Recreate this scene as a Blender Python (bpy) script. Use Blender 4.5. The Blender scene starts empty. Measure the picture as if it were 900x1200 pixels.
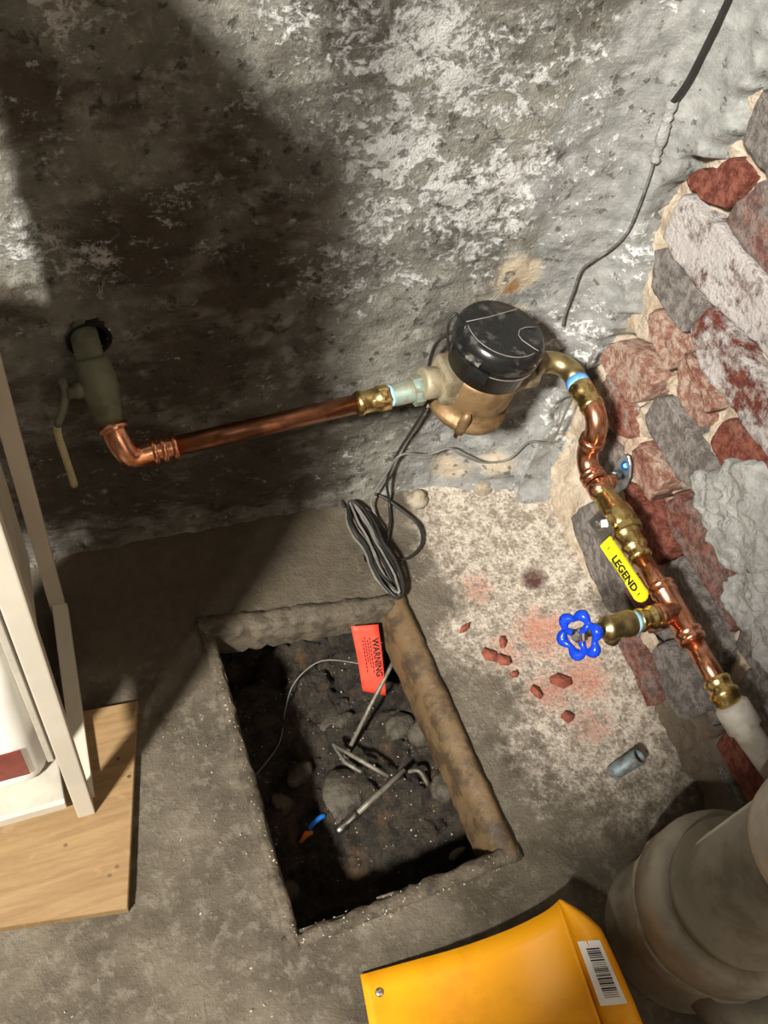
import bpy, bmesh, math, random
import numpy as np
from mathutils import Vector, Matrix, Quaternion
random.seed(7)
S = bpy.context.scene
COL = S.collection

# ------------------------------------------------------------------ camera, world, lamps, exposure
cam_d = bpy.data.cameras.new('camera'); cam = bpy.data.objects.new('camera', cam_d); COL.objects.link(cam)
cam_d.sensor_fit = 'VERTICAL'; cam_d.sensor_height = 36.0; cam_d.lens = 1097.03 / 1200 * 36.0
cam_d.clip_start = 0.02
rt_, dn_, fw_ = (0.93206458, -0.33493171, 0.13811722), (-0.19502477, -0.78512859, -0.58782517), (0.30532107, 0.52095474, -0.79711053)
cam.matrix_world = Matrix(((rt_[0], -dn_[0], -fw_[0], 0), (rt_[1], -dn_[1], -fw_[1], 0), (rt_[2], -dn_[2], -fw_[2], 1.12), (0, 0, 0, 1)))
S.camera = cam

w = bpy.data.worlds.new('world'); S.world = w; w.use_nodes = True
w.node_tree.nodes['Background'].inputs[0].default_value = (1.0, 0.88, 0.72, 1)
w.node_tree.nodes['Background'].inputs[1].default_value = 0.10

def lamp(name, loc, power, radius, col):
    d = bpy.data.lights.new(name, 'POINT'); d.energy = power; d.shadow_soft_size = radius; d.color = col
    o = bpy.data.objects.new(name, d); COL.objects.link(o); o.location = loc
    return o
lamp('ceiling_bulb', (-1.40, -0.85, 2.40), 860, 0.12, (1.0, 0.95, 0.86))
lamp('fill_lamp_far', (0.60, -1.6, 2.3), 10, 0.10, (1.0, 0.94, 0.84))  # weak fill lamp, added to lift the shadows

S.view_settings.view_transform = 'Standard'; S.view_settings.look = 'None'
S.view_settings.exposure = 0.22; S.view_settings.gamma = 1.0; S.view_settings.use_curve_mapping = False

# ------------------------------------------------------------------ noise
def vnoise(x, y, seed=0):
    x = np.asarray(x, float); y = np.asarray(y, float)
    xi = np.floor(x).astype(np.int64); yi = np.floor(y).astype(np.int64)
    xf = x - xi; yf = y - yi
    def h(a, b):
        n = (a * 374761393 + b * 668265263 + seed * 974634777) & 0xFFFFFFFF
        n = ((n ^ (n >> 13)) * 1274126177) & 0xFFFFFFFF
        return ((n ^ (n >> 16)) & 0xFFFF) / 65535.0
    u = xf * xf * (3 - 2 * xf); v = yf * yf * (3 - 2 * yf)
    return (h(xi, yi) * (1 - u) + h(xi + 1, yi) * u) * (1 - v) + (h(xi, yi + 1) * (1 - u) + h(xi + 1, yi + 1) * u) * v
def fbm(x, y, freq, octv=4, seed=0, gain=0.5):
    t = 0; a = 1; n = 0
    for i in range(octv):
        t = t + a * vnoise(np.asarray(x) * freq + 31.7 * i, np.asarray(y) * freq - 17.3 * i, seed + i); n += a; a *= gain; freq *= 2.03
    return t / n            # 0..1
def sstep(a, b, x):
    t = np.clip((np.asarray(x) - a) / (b - a), 0, 1); return t * t * (3 - 2 * t)

# ------------------------------------------------------------------ material helper
class Mat:
    def __init__(s, name):
        s.m = bpy.data.materials.new(name); s.m.use_nodes = True
        s.t = s.m.node_tree; s.p = s.t.nodes['Principled BSDF']; s.co = None
    def new(s, ty): return s.t.nodes.new(ty)
    def put(s, sock, v):
        if isinstance(v, bpy.types.NodeSocket): s.t.links.new(v, sock)
        elif isinstance(v, (tuple, list)): sock.default_value = tuple(v) + ((1,) if len(v) == 3 and len(sock.default_value) == 4 else ())
        else: sock.default_value = v
    def coord(s, kind='Object'):
        n = s.new('ShaderNodeTexCoord'); return n.outputs[kind]
    def wpos(s): return s.new('ShaderNodeNewGeometry').outputs['Position']
    def scaled(s, v, sc):
        n = s.new('ShaderNodeMapping'); s.put(n.inputs[0], v); n.inputs['Scale'].default_value = sc; return n.outputs[0]
    def noise(s, scale, detail=6, rough=0.6, vec=None, dist=0.0):
        n = s.new('ShaderNodeTexNoise'); n.inputs['Scale'].default_value = scale; n.inputs['Detail'].default_value = detail
        n.inputs['Roughness'].default_value = rough; n.inputs['Distortion'].default_value = dist
        if vec is None: vec = s.wpos()
        s.put(n.inputs['Vector'], vec); return n.outputs['Fac']
    def voro(s, scale, feat='F1', vec=None, out='Distance'):
        n = s.new('ShaderNodeTexVoronoi'); n.feature = feat; n.inputs['Scale'].default_value = scale
        s.put(n.inputs['Vector'], vec if vec is not None else s.wpos()); return n.outputs[out]
    def math(s, op, a, b=0.0):
        n = s.new('ShaderNodeMath'); n.operation = op; s.put(n.inputs[0], a); s.put(n.inputs[1], b); return n.outputs[0]
    def step(s, lo, hi, v):
        n = s.new('ShaderNodeMapRange'); n.interpolation_type = 'SMOOTHSTEP'; s.put(n.inputs['Value'], v)
        s.put(n.inputs['From Min'], lo); s.put(n.inputs['From Max'], hi); return n.outputs[0]
    def mix(s, f, a, b, mode='MIX'):
        n = s.new('ShaderNodeMix'); n.data_type = 'RGBA'; n.blend_type = mode
        s.put(n.inputs['Factor'], f); s.put(n.inputs['A' if False else 6], a); s.put(n.inputs[7], b); return n.outputs[2]
    def attr(s, name, kind='GEOMETRY'):
        n = s.new('ShaderNodeAttribute'); n.attribute_name = name; n.attribute_type = kind; return n
    def rgb(s, name):
        n = s.new('ShaderNodeSeparateColor'); s.put(n.inputs[0], s.attr(name).outputs['Color']); return n.outputs
    def rnd(s): return s.new('ShaderNodeObjectInfo').outputs['Random']
    def bump(s, h, strength=0.5, dist=0.002, prev=None):
        n = s.new('ShaderNodeBump'); n.inputs['Strength'].default_value = strength; n.inputs['Distance'].default_value = dist
        s.put(n.inputs['Height'], h)
        if prev is not None: s.put(n.inputs['Normal'], prev)
        return n.outputs[0]
    def done(s, color, rough=0.8, metal=0.0, normal=None, spec=0.4, **kw):
        s.put(s.p.inputs['Base Color'], color); s.put(s.p.inputs['Roughness'], rough); s.put(s.p.inputs['Metallic'], metal)
        s.put(s.p.inputs['Specular IOR Level'], spec)
        if normal is not None: s.put(s.p.inputs['Normal'], normal)
        for k, v in kw.items(): s.put(s.p.inputs[k], v)
        return s.m

def simple(name, col, rough=0.5, metal=0.0, var=0.25, scale=60, bump=0.15, bdist=0.0008, spec=0.4, col2=None, lo=0.42, hi=0.62, coat=0.0):
    k = Mat(name); v = k.coord()
    n = k.noise(scale, 6, 0.65, v)
    c2 = col2 if col2 else tuple(c * (1 - var) for c in col)
    c = k.mix(k.step(lo, hi, n), col, c2)
    r = k.math('ADD', rough - 0.08, k.math('MULTIPLY', n, 0.16))
    nb = k.bump(k.noise(scale * 3, 4, 0.6, v), bump, bdist) if bump else None
    return k.done(c, r, metal, nb, spec, **({'Coat Weight': coat} if coat else {}))

def m_wall():
    k = Mat('old_plaster'); a = k.rgb('ma'); b = k.rgb('mb')
    P = k.wpos()
    n1 = k.noise(9, 8, 0.65); n2 = k.noise(38, 10, 0.72); n3 = k.noise(140, 8, 0.7); n4 = k.noise(22, 6, 0.6, k.scaled(P, (1, 1, 2.6)))
    c = k.mix(k.step(.35, .65, n1), (.135, .127, .105), (.31, .297, .258))
    c = k.mix(k.math('MULTIPLY', k.step(.5, .62, n2), .75), c, (.42, .41, .375))
    c = k.mix(k.math('MULTIPLY', k.step(.40, .60, k.math('ADD', k.math('MULTIPLY', a[1], .42), k.math('MULTIPLY', n4, .55))), .88), c, k.mix(n3, (.050, .036, .022), (.10, .078, .052)))
    grey = k.mix(k.step(.35, .7, n2), (.205, .21, .20), (.36, .365, .35))
    c = k.mix(k.step(.42, .58, k.math('ADD', k.math('MULTIPLY', a[2], .62), k.math('MULTIPLY', n2, .36))), c, grey)
    c = k.mix(k.step(.45, .62, k.math('ADD', k.math('MULTIPLY', b[0], .55), k.math('MULTIPLY', n1, .42))), c, k.mix(n3, (.42, .34, .24), (.62, .53, .40)))
    c = k.mix(k.step(.48, .66, k.math('ADD', k.math('MULTIPLY', b[1], .5), k.math('MULTIPLY', n2, .40))), c, (.34, .20, .09))
    nw = k.noise(30, 10, 0.74, k.scaled(P, (1, 1, 1.5)), 0.8)
    wf = k.math('ADD', k.math('MULTIPLY', a[0], .135), k.math('ADD', k.math('MULTIPLY', nw, .62), k.math('MULTIPLY', n3, .38)))
    wf = k.step(.565, .635, wf)
    c = k.mix(k.math('MULTIPLY', wf, .92), c, k.mix(n3, (.55, .55, .53), (.86, .86, .85)))
    pits = k.step(.585, .66, k.noise(62, 6, 0.66))
    c = k.mix(k.math('MULTIPLY', pits, .7), c, (.05, .042, .03))
    h = k.math('ADD', k.math('MULTIPLY', n2, 1.0), k.math('ADD', k.math('MULTIPLY', n3, .45), k.math('ADD', k.math('MULTIPLY', pits, -.45), k.math('MULTIPLY', wf, .25))))
    nb = k.bump(h, 1.0, .016)
    k.put(nb.node.inputs['Strength'], k.math('SUBTRACT', 1.0, k.math('MULTIPLY', a[2], .55)))
    return k.done(c, .86, 0, nb, .35)

def m_floor():
    k = Mat('dusty_concrete'); a = k.rgb('ma'); b = k.rgb('mb')
    n1 = k.noise(8, 7, 0.6); n2 = k.noise(55, 9, 0.7); n3 = k.noise(210, 6, 0.7)
    c = k.mix(k.step(.36, .64, n1), (.070, .057, .039), (.142, .120, .088))
    c = k.mix(k.math('MULTIPLY', k.step(.50, .62, n2), .5), c, (.20, .178, .14))
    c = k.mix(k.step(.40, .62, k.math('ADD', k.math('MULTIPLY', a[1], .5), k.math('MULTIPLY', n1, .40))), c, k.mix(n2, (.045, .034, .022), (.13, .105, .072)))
    c = k.mix(k.step(.36, .72, k.math('ADD', k.math('MULTIPLY', a[0], .5), k.math('MULTIPLY', n2, .42))), c, k.mix(k.step(.40, .60, k.math('ADD', k.math('MULTIPLY', n3, .5), k.math('MULTIPLY', n2, .5))), (.25, .205, .16), (.66, .595, .505)))
    c = k.mix(k.step(.44, .66, k.math('ADD', k.math('MULTIPLY', a[2], .36), k.math('MULTIPLY', n2, .55))), c, k.mix(n3, (.36, .12, .075), (.60, .33, .24)))
    c = k.mix(k.step(.52, .68, k.math('ADD', k.math('MULTIPLY', b[0], .5), k.math('MULTIPLY', n2, .40))), c, (.085, .035, .028))
    c = k.mix(k.math('MULTIPLY', k.math('MULTIPLY', a[0], k.step(.58, .66, k.noise(120, 5, .65))), .75), c, (.21, .115, .08))
    spk = k.step(.045, .02, k.voro(150)); 
    c = k.mix(k.math('MULTIPLY', spk, .7), c, (.62, .58, .50))
    dk = k.step(.66, .72, k.noise(95, 4, 0.6)); c = k.mix(k.math('MULTIPLY', dk, .6), c, (.06, .045, .03))
    nb = k.bump(k.math('ADD', n2, k.math('MULTIPLY', n3, .6)), .8, .006)
    return k.done(c, .8, 0, nb, .4)

def m_dirt():
    k = Mat('damp_soil')
    n2 = k.noise(45, 9, 0.7); n3 = k.noise(180, 6, 0.7); n1 = k.noise(14, 5, 0.6)
    c = k.mix(k.step(.35, .65, n2), (.014, .010, .006), (.072, .055, .037))
    c = k.mix(k.math('MULTIPLY', k.step(.56, .66, n1), .5), c, (.16, .085, .035))
    c = k.mix(k.math('MULTIPLY', k.step(.66, .72, n3), .75), c, (.50, .46, .38))
    nb = k.bump(k.math('ADD', n2, k.math('MULTIPLY', n3, .8)), 1.0, .010)
    return k.done(c, .62, 0, nb, .5)

def m_mortar():
    k = Mat('lime_mortar'); n1 = k.noise(30, 7, .65); n2 = k.noise(130, 7, .7); n0 = k.noise(7, 3, .5)
    c = k.mix(k.step(.36, .64, n1), (.50, .40, .29), (.68, .58, .46))
    c = k.mix(k.math('MULTIPLY', k.step(.54, .66, n0), .65), c, (.46, .24, .17))
    c = k.mix(k.math('MULTIPLY', k.step(.6, .7, n2), .5), c, (.24, .19, .14))
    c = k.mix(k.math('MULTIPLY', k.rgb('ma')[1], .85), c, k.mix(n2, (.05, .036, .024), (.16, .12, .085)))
    return k.done(c, .92, 0, k.bump(k.math('ADD', n1, n2), .9, .008), .25)

def m_brick():
    k = Mat('old_brick')
    tone = k.attr('tone', 'OBJECT').outputs['Fac']; wh = k.attr('white', 'OBJECT').outputs['Fac']
    n1 = k.noise(24, 6, .6); n2 = k.noise(85, 9, .72); n3 = k.noise(260, 5, .7)
    red = k.mix(k.step(.40, .60, n2), (.17, .040, .026), (.37, .13, .085))
    gry = k.mix(k.step(.40, .60, n2), (.17, .148, .135), (.36, .325, .30))
    pink = k.mix(k.step(.40, .60, n2), (.36, .16, .11), (.64, .48, .38))
    c = k.mix(k.step(.42, .58, k.math('ADD', k.math('MULTIPLY', tone, .7), k.math('MULTIPLY', n1, .36))), red, gry)
    c = k.mix(k.step(.50, .62, k.math('ADD', k.math('MULTIPLY', k.attr('pink', 'OBJECT').outputs['Fac'], .5), k.math('MULTIPLY', n1, .42))), c, pink)
    wf = k.step(.56, .64, k.math('ADD', k.math('MULTIPLY', wh, .42), k.math('ADD', k.math('MULTIPLY', n1, .30), k.math('MULTIPLY', n2, .30))))
    c = k.mix(k.math('MULTIPLY', wf, .92), c, k.mix(n3, (.60, .56, .54), (.82, .79, .77)))
    c = k.mix(k.math('MULTIPLY', k.step(.62, .72, n3), .35), c, (.10, .06, .05))
    nb = k.bump(k.math('ADD', n2, k.math('ADD', k.math('MULTIPLY', n3, .6), k.math('MULTIPLY', wf, .35))), 1.0, .010)
    return k.done(c, .85, 0, nb, .3)

def m_cement():
    k = Mat('grey_cement_smear'); n1 = k.noise(30, 7, .65); n2 = k.noise(120, 7, .7)
    c = k.mix(k.step(.35, .65, n1), (.30, .30, .285), (.44, .44, .425))
    c = k.mix(k.math('MULTIPLY', k.step(.60, .7, n2), .6), c, (.60, .60, .58))
    return k.done(c, .9, 0, k.bump(k.math('ADD', n1, n2), .8, .006), .3)

def m_plywood():
    k = Mat('pine_board'); P = k.coord()
    g = k.noise(7, 6, .55, k.scaled(P, (1.2, 16, 1)), 0.4); f = k.noise(60, 5, .6, k.scaled(P, (1, 22, 1)))
    c = k.mix(k.step(.3, .7, g), (.185, .113, .048), (.25, .163, .076))
    c = k.mix(k.math('MULTIPLY', k.step(.5, .75, f), .35), c, (.42, .27, .13))
    d = k.noise(30, 5, .65, P); c = k.mix(k.math('MULTIPLY', k.step(.58, .70, d), .55), c, (.30, .20, .11))
    return k.done(c, .6, 0, k.bump(f, .25, .001), .35)

M = {}
M['wall'] = m_wall(); M['floor'] = m_floor(); M['dirt'] = m_dirt(); M['mortar'] = m_mortar(); M['brick'] = m_brick(); M['cement'] = m_cement(); M['ply'] = m_plywood()
M['copper'] = simple('copper', (.80, .40, .25), .26, 1, col2=(.56, .24, .13), scale=35, bump=.06)
M['copper_dull'] = simple('tarnished_copper', (.34, .15, .085), .38, 1, col2=(.20, .085, .048), scale=40, bump=.08)
M['brass'] = simple('brass', (.72, .55, .24), .27, 1, col2=(.50, .36, .13), scale=45, bump=.06)
M['brass_old'] = simple('dull_brass', (.50, .40, .20), .38, 1, col2=(.32, .25, .12), scale=60, bump=.12)
M['bronze'] = simple('meter_bronze', (.27, .175, .085), .5, .45, col2=(.17, .105, .05), scale=55, bump=.25, bdist=.001)
M['bronze_pale'] = simple('weathered_bronze', (.33, .285, .195), .55, .35, col2=(.20, .16, .10), scale=60, bump=.3, bdist=.001)
M['verdigris'] = simple('verdigris_brass', (.20, .265, .225), .6, .2, col2=(.20, .185, .125), scale=70, bump=.3, lo=.48, hi=.60)
M['black'] = simple('black_plastic', (.009, .009, .009), .24, 0, col2=(.016, .016, .015), scale=45, bump=.05, spec=.2)
M['black_dusty'] = simple('dusty_black_lid', (.010, .010, .010), .28, 0, col2=(.085, .082, .075), scale=48, bump=.05, spec=.5, lo=.53, hi=.68)
M['black_line'] = simple('dusty_seam', (.26, .25, .235), .6, 0, scale=80, bump=0)
M['scuff'] = simple('dusty_black_plastic', (.16, .155, .14), .5, 0, col2=(.02, .02, .02), scale=110, bump=0, lo=.44, hi=.56)
M['green'] = simple('grey_green_paint', (.115, .125, .082), .5, 0, col2=(.075, .080, .052), scale=45, bump=.2)
M['cream'] = simple('cream_lever_grip', (.42, .38, .22), .5, 0, scale=40, bump=.1)
M['chrome'] = simple('zinc_plated', (.72, .72, .70), .22, 1, scale=60, bump=.05)
M['galv'] = simple('galvanised_steel', (.42, .46, .48), .42, .85, col2=(.26, .30, .32), scale=50, bump=.1)
M['bluescrew'] = simple('blue_screw', (.02, .13, .42), .35, .4, bump=0)
M['yellow'] = simple('yellow_vinyl', (.85, .74, .015), .38, 0, var=.08, bump=.03)
M['print'] = simple('black_print', (.012, .012, .012), .5, 0, bump=0)
M['bluewheel'] = simple('blue_enamel', (.006, .055, .62), .25, 0, var=.3, scale=30, bump=.05, coat=.3)
M['bluetape'] = simple('blue_thread_tape', (.28, .56, .72), .5, 0, col2=(.42, .68, .76), scale=80, bump=.2)
M['bluetape2'] = simple('bright_blue_tape', (.10, .32, .80), .5, 0, col2=(.25, .48, .85), scale=80, bump=.2)
M['pvc'] = simple('grey_white_pvc', (.46, .43, .38), .5, 0, col2=(.34, .31, .26), scale=30, bump=.1)
M['stack'] = simple('painted_stack', (.30, .27, .215), .5, 0, col2=(.21, .185, .14), scale=18, bump=.15, bdist=.002)
M['stack_white'] = simple('pale_stack_paint', (.58, .55, .50), .5, 0, col2=(.44, .41, .35), scale=18, bump=.15, bdist=.002)
M['rustgalv'] = simple('corroded_pipe', (.24, .31, .33), .6, .5, col2=(.16, .13, .11), scale=70, bump=.4)
M['hole'] = simple('dark_void', (.006, .005, .004), .9, 0, bump=0)
M['white_metal'] = simple('white_enamel_frame', (.50, .46, .385), .42, 0, var=.08, scale=14, bump=.02)
M['grey_panel'] = simple('grey_board', (.40, .37, .31), .6, 0, var=.15, scale=20, bump=.05)
M['jug'] = simple('white_plastic', (.80, .79, .76), .38, 0, var=.06, scale=10, bump=.02)
M['maroon'] = simple('maroon_label', (.17, .028, .02), .5, 0, bump=0)
M['scoop'] = simple('yellow_orange_sheet', (.86, .375, .008), .32, 0, col2=(.76, .31, .006), scale=12, bump=.04)
M['rivet'] = simple('steel_rivet', (.62, .60, .56), .3, 1, bump=.05)
M['paper'] = simple('white_sticker', (.80, .79, .77), .55, 0, var=.05, bump=0)
M['redtag'] = simple('red_tag', (.78, .080, .045), .5, 0, col2=(.66, .06, .035), scale=30, bump=.1)
M['wood_rim'] = simple('rusty_wood_edge', (.125, .080, .039), .55, 0, col2=(.052, .034, .018), scale=26, bump=.5, bdist=.003)
M['rim_conc'] = simple('damp_concrete_edge', (.095, .077, .054), .7, 0, col2=(.045, .035, .023), scale=40, bump=.7, bdist=.004)
M['cable'] = simple('black_cable', (.022, .021, .019), .45, 0, scale=60, bump=0)
M['cable_grey'] = simple('grey_cable', (.17, .16, .14), .5, 0, scale=60, bump=0)
M['cable_paint'] = simple('plastered_over_cable', (.07, .07, .065), .8, 0, col2=(.16, .16, .155), scale=80, bump=.3)
M['stone'] = simple('muddy_stone', (.062, .052, .037), .7, 0, col2=(.025, .020, .013), scale=32, bump=.8, bdist=.005)
M['chip'] = simple('brick_chip_red', (.24, .066, .04), .85, 0, col2=(.15, .042, .027), scale=90, bump=.5)
M['rod'] = simple('dull_grey_rod', (.17, .155, .125), .5, .2, col2=(.09, .08, .06), scale=60, bump=.2)
M['orange'] = simple('orange_plastic', (.75, .20, .03), .45, 0, bump=.05)
M['blueplast'] = simple('blue_plastic', (.02, .22, .85), .4, 0, bump=.05)
M['crumb'] = simple('pale_crumbs', (.40, .36, .29), .8, 0, var=.4, scale=300, bump=0)
M['mound'] = simple('pale_floor_stud', (.33, .285, .215), .85, 0, col2=(.22, .185, .135), scale=70, bump=.6, bdist=.003)

# ------------------------------------------------------------------ mesh builder
class MB:
    def __init__(s): s.b = bmesh.new()
    def face(s, vs, smooth=False):
        try:
            f = s.b.faces.new(vs); f.smooth = smooth
        except ValueError: pass
    def box(s, c, sz, rot=None, bev=0.0):
        b2 = bmesh.new(); bmesh.ops.create_cube(b2, size=1)
        for v in b2.verts: v.co = Vector((v.co.x * sz[0], v.co.y * sz[1], v.co.z * sz[2]))
        if bev: bmesh.ops.bevel(b2, geom=list(b2.edges), offset=bev, segments=2, affect='EDGES', profile=.6)
        s.merge(b2, c, rot); return s
    def merge(s, b2, c=(0, 0, 0), rot=None):
        m = {}
        for v in b2.verts:
            p = v.co.copy()
            if rot is not None: p = rot @ p
            m[v] = s.b.verts.new(p + Vector(c))
        for f in b2.faces: s.face([m[v] for v in f.verts], f.smooth)
        b2.free()
    def lathe(s, prof, org, axis, n=24, a0=0.0, scale=(1, 1), cap=True):
        """prof: (t, r) along axis from org"""
        q = Vector((0, 0, 1)).rotation_difference(Vector(axis).normalized())
        rings = []
        for t, r in prof:
            rings.append([s.b.verts.new(Vector(org) + q @ Vector((r * scale[0] * math.cos(a0 + 2 * math.pi * i / n), r * scale[1] * math.sin(a0 + 2 * math.pi * i / n), t))) for i in range(n)])
        for k in range(len(rings) - 1):
            t0, r0 = prof[k]; t1, r1 = prof[k + 1]
            for i in range(n):
                s.face([rings[k][i], rings[k][(i + 1) % n], rings[k + 1][(i + 1) % n], rings[k + 1][i]], n > 10)
        if cap: s.face(rings[0][::-1]); s.face(rings[-1])
        return s
    def tube(s, pts, r, n=12, cap=True):
        pts = [Vector(p) for p in pts]; N = len(pts)
        rs = list(r) if isinstance(r, (list, tuple)) else [r] * N
        tang = []
        for i in range(N):
            a = pts[max(i - 1, 0)]; b = pts[min(i + 1, N - 1)]; tang.append((b - a).normalized())
        up = Vector((0, 0, 1)) if abs(tang[0].z) < .9 else Vector((1, 0, 0))
        u = tang[0].cross(up).normalized(); rings = []
        for i in range(N):
            if i: u = (tang[i - 1].rotation_difference(tang[i])) @ u
            v = tang[i].cross(u).normalized()
            rings.append([s.b.verts.new(pts[i] + (u * math.cos(2 * math.pi * k / n) + v * math.sin(2 * math.pi * k / n)) * rs[i]) for k in range(n)])
        for i in range(N - 1):
            for k in range(n): s.face([rings[i][k], rings[i][(k + 1) % n], rings[i + 1][(k + 1) % n], rings[i + 1][k]], True)
        if cap: s.face(rings[0][::-1]); s.face(rings[-1])
        return s
    def slab(s, poly, thick, frame, bev=0.0):
        """poly of 2D points extruded along frame normal; frame=(org,u,v,n)"""
        o, u, v, n = [Vector(a) for a in frame]
        def ring(sc, h):
            cx = sum(p[0] for p in poly) / len(poly); cy = sum(p[1] for p in poly) / len(poly)
            out = []
            for p in poly:
                d = math.hypot(p[0] - cx, p[1] - cy) or 1; f = max(0, (d - sc)) / d
                out.append(s.b.verts.new(o + u * (cx + (p[0] - cx) * f) + v * (cy + (p[1] - cy) * f) + n * h))
            return out
        rr = [ring(0, 0), ring(0, thick - bev), ring(bev, thick)] if bev else [ring(0, 0), ring(0, thick)]
        k = len(poly)
        for a, b in zip(rr, rr[1:]):
            for i in range(k): s.face([a[i], a[(i + 1) % k], b[(i + 1) % k], b[i]])
        s.face(rr[0][::-1]); s.face(rr[-1]); return s
    def build(s, name, mat, parent=None, origin=None):
        bmesh.ops.recalc_face_normals(s.b, faces=s.b.faces)
        me = bpy.data.meshes.new(name)
        if origin is not None:
            for v in s.b.verts: v.co -= Vector(origin)
        s.b.to_mesh(me); s.b.free()
        me.materials.append(M[mat]); o = bpy.data.objects.new(name, me); COL.objects.link(o)
        if origin is not None: o.location = origin
        if parent: o.parent = parent; 
        if parent and parent.type == 'EMPTY' or parent: o.matrix_parent_inverse = parent.matrix_basis.inverted() if parent.parent is None else (parent.parent.matrix_basis @ parent.matrix_parent_inverse @ parent.matrix_basis).inverted()
        return o

def tag(o, label, cat=None, group=None, kind=None):
    if label: o['label'] = label
    if cat: o['category'] = cat
    if group: o['group'] = group
    if kind: o['kind'] = kind
    return o
def thing(name, loc, label, cat, group=None):
    o = bpy.data.objects.new(name, None); COL.objects.link(o); o.location = loc; o.empty_display_size = .02
    return tag(o, label, cat, group)
def arc(c, r, a, b, u, v, n=9):
    c = Vector(c); u = Vector(u); v = Vector(v)
    return [c + (u * math.cos(a + (b - a) * i / (n - 1)) + v * math.sin(a + (b - a) * i / (n - 1))) * r for i in range(n)]
def smooth_path(pts, sub=6):
    P = [Vector(p) for p in pts]; out = []
    for i in range(len(P) - 1):
        p0 = P[max(i - 1, 0)]; p1 = P[i]; p2 = P[i + 1]; p3 = P[min(i + 2, len(P) - 1)]
        for k in range(sub):
            t = k / sub
            out.append(.5 * ((2 * p1) + (p2 - p0) * t + (2 * p0 - 5 * p1 + 4 * p2 - p3) * t * t + (3 * p1 - p0 - 3 * p2 + p3) * t ** 3))
    out.append(P[-1]); return out
def text_mesh(name, body, size, mat, parent, org, u, v, n, bold=0.0):
    c = bpy.data.curves.new(name, 'FONT'); c.body = body; c.size = size; c.extrude = .00015; c.offset = bold
    t = bpy.data.objects.new(name, c); COL.objects.link(t)
    bpy.context.view_layer.update()
    me = bpy.data.meshes.new_from_object(t.evaluated_get(bpy.context.evaluated_depsgraph_get()))
    bpy.data.objects.remove(t); bpy.data.curves.remove(c)
    u = Vector(u).normalized(); n = Vector(n).normalized(); v = n.cross(u).normalized()
    me.transform(Matrix(((u.x, v.x, n.x, org[0]), (u.y, v.y, n.y, org[1]), (u.z, v.z, n.z, org[2]), (0, 0, 0, 1))))
    me.materials.clear(); me.materials.append(M[mat])
    o = bpy.data.objects.new(name, me); COL.objects.link(o); o.parent = parent
    pm = parent.matrix_basis if parent.parent is None else parent.parent.matrix_basis @ parent.matrix_parent_inverse @ parent.matrix_basis
    o.matrix_parent_inverse = pm.inverted()
    return o

def grid_mesh(name, P, mat, keep=None, ma=None, mb=None, flip=False):
    ny, nx = P.shape[:2]
    idx = np.arange(nx * ny).reshape(ny, nx)
    q = np.stack([idx[:-1, :-1], idx[:-1, 1:], idx[1:, 1:], idx[1:, :-1]], -1)
    if flip: q = q[..., ::-1]
    q = q[keep] if keep is not None else q.reshape(-1, 4)
    me = bpy.data.meshes.new(name); me.from_pydata(P.reshape(-1, 3).tolist(), [], q.tolist()); me.update()
    for nm, arr in (('ma', ma), ('mb', mb)):
        if arr is None: continue
        at = me.color_attributes.new(nm, 'FLOAT_COLOR', 'POINT')
        at.data.foreach_set('color', np.concatenate([arr, np.ones(arr.shape[:2] + (1,))], -1).astype(np.float32).ravel())
    me.polygons.foreach_set('use_smooth', np.ones(len(me.polygons), bool))
    me.materials.append(M[mat]); o = bpy.data.objects.new(name, me); COL.objects.link(o)
    bm = bmesh.new(); bm.from_mesh(me); loose = [v for v in bm.verts if not v.link_faces]
    if loose: bmesh.ops.delete(bm, geom=loose, context='VERTS'); bm.to_mesh(me)
    bm.free()
    return o
def blobs(X, Y, L):
    t = np.zeros_like(X)
    for b in L:
        t = np.maximum(t, b[3] * np.exp(-(((X - b[0]) ** 2 + (Y - b[1]) ** 2) / (b[2] ** 2))))
    return t

# ------------------------------------------------------------------ back wall with rounded plaster corner
YB, XR, RC = .765, .700, .065
EDGE = [(-.02, .665), (.02, .675), (.05, .700), (.078, .718), (.166, .735), (.252, .722), (.342, .708), (.413, .699), (.462, .712), (.498, .716), (.538, .716), (.587, .702), (.631, .673), (.697, .672), (.80, .66), (1.2, .62), (2.4, .60)]
ez = np.array([e[0] for e in EDGE]); ey = np.array([e[1] for e in EDGE])
def plaster_pos(s, z, off):
    """s: distance along the wall path; x for the flat part, then round the corner, then along -y on the right wall"""
    s0 = XR - RC - .008; s1 = s0 + RC * math.pi / 2
    a = np.clip((s - s0) / RC, 0, math.pi / 2); r = RC - off
    x = np.where(s < s0, s, np.where(s < s1, s0 + r * np.sin(a), s0 + r)); y = np.where(s < s0, YB - off, np.where(s < s1, YB - RC + r * np.cos(a), YB - RC - (s - s1)))
    return np.stack([x, y, z], -1)
ss = np.concatenate([np.arange(-1.6, -.25, .03), np.arange(-.25, .95, .005)]); zz = np.concatenate([np.arange(-.03, .95, .005), np.arange(.95, 2.35, .03)])
Sg, Zg = np.meshgrid(ss, zz)
off = (fbm(Sg, Zg, 6, 3, 3) - .5) * .026 + (fbm(Sg, Zg * 1.5, 26, 4, 11, .6) - .5) * .017
off = off * (1 - .35 * sstep(.58, .66, Sg)) + .05 * sstep(.22, .0, Zg) * sstep(.50, .66, Sg) * (.5 + fbm(Sg, Zg, 12, 3, 5))
off += .012 * sstep(.035, -.01, Zg)
s1 = XR - RC - .008 + RC * math.pi / 2
yE = np.interp(Zg, ez, ey) + (fbm(Sg * 0, Zg, 45, 4, 21) - .5) * .035 + (fbm(Sg, Zg, 70, 2, 8) - .5) * .012
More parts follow.
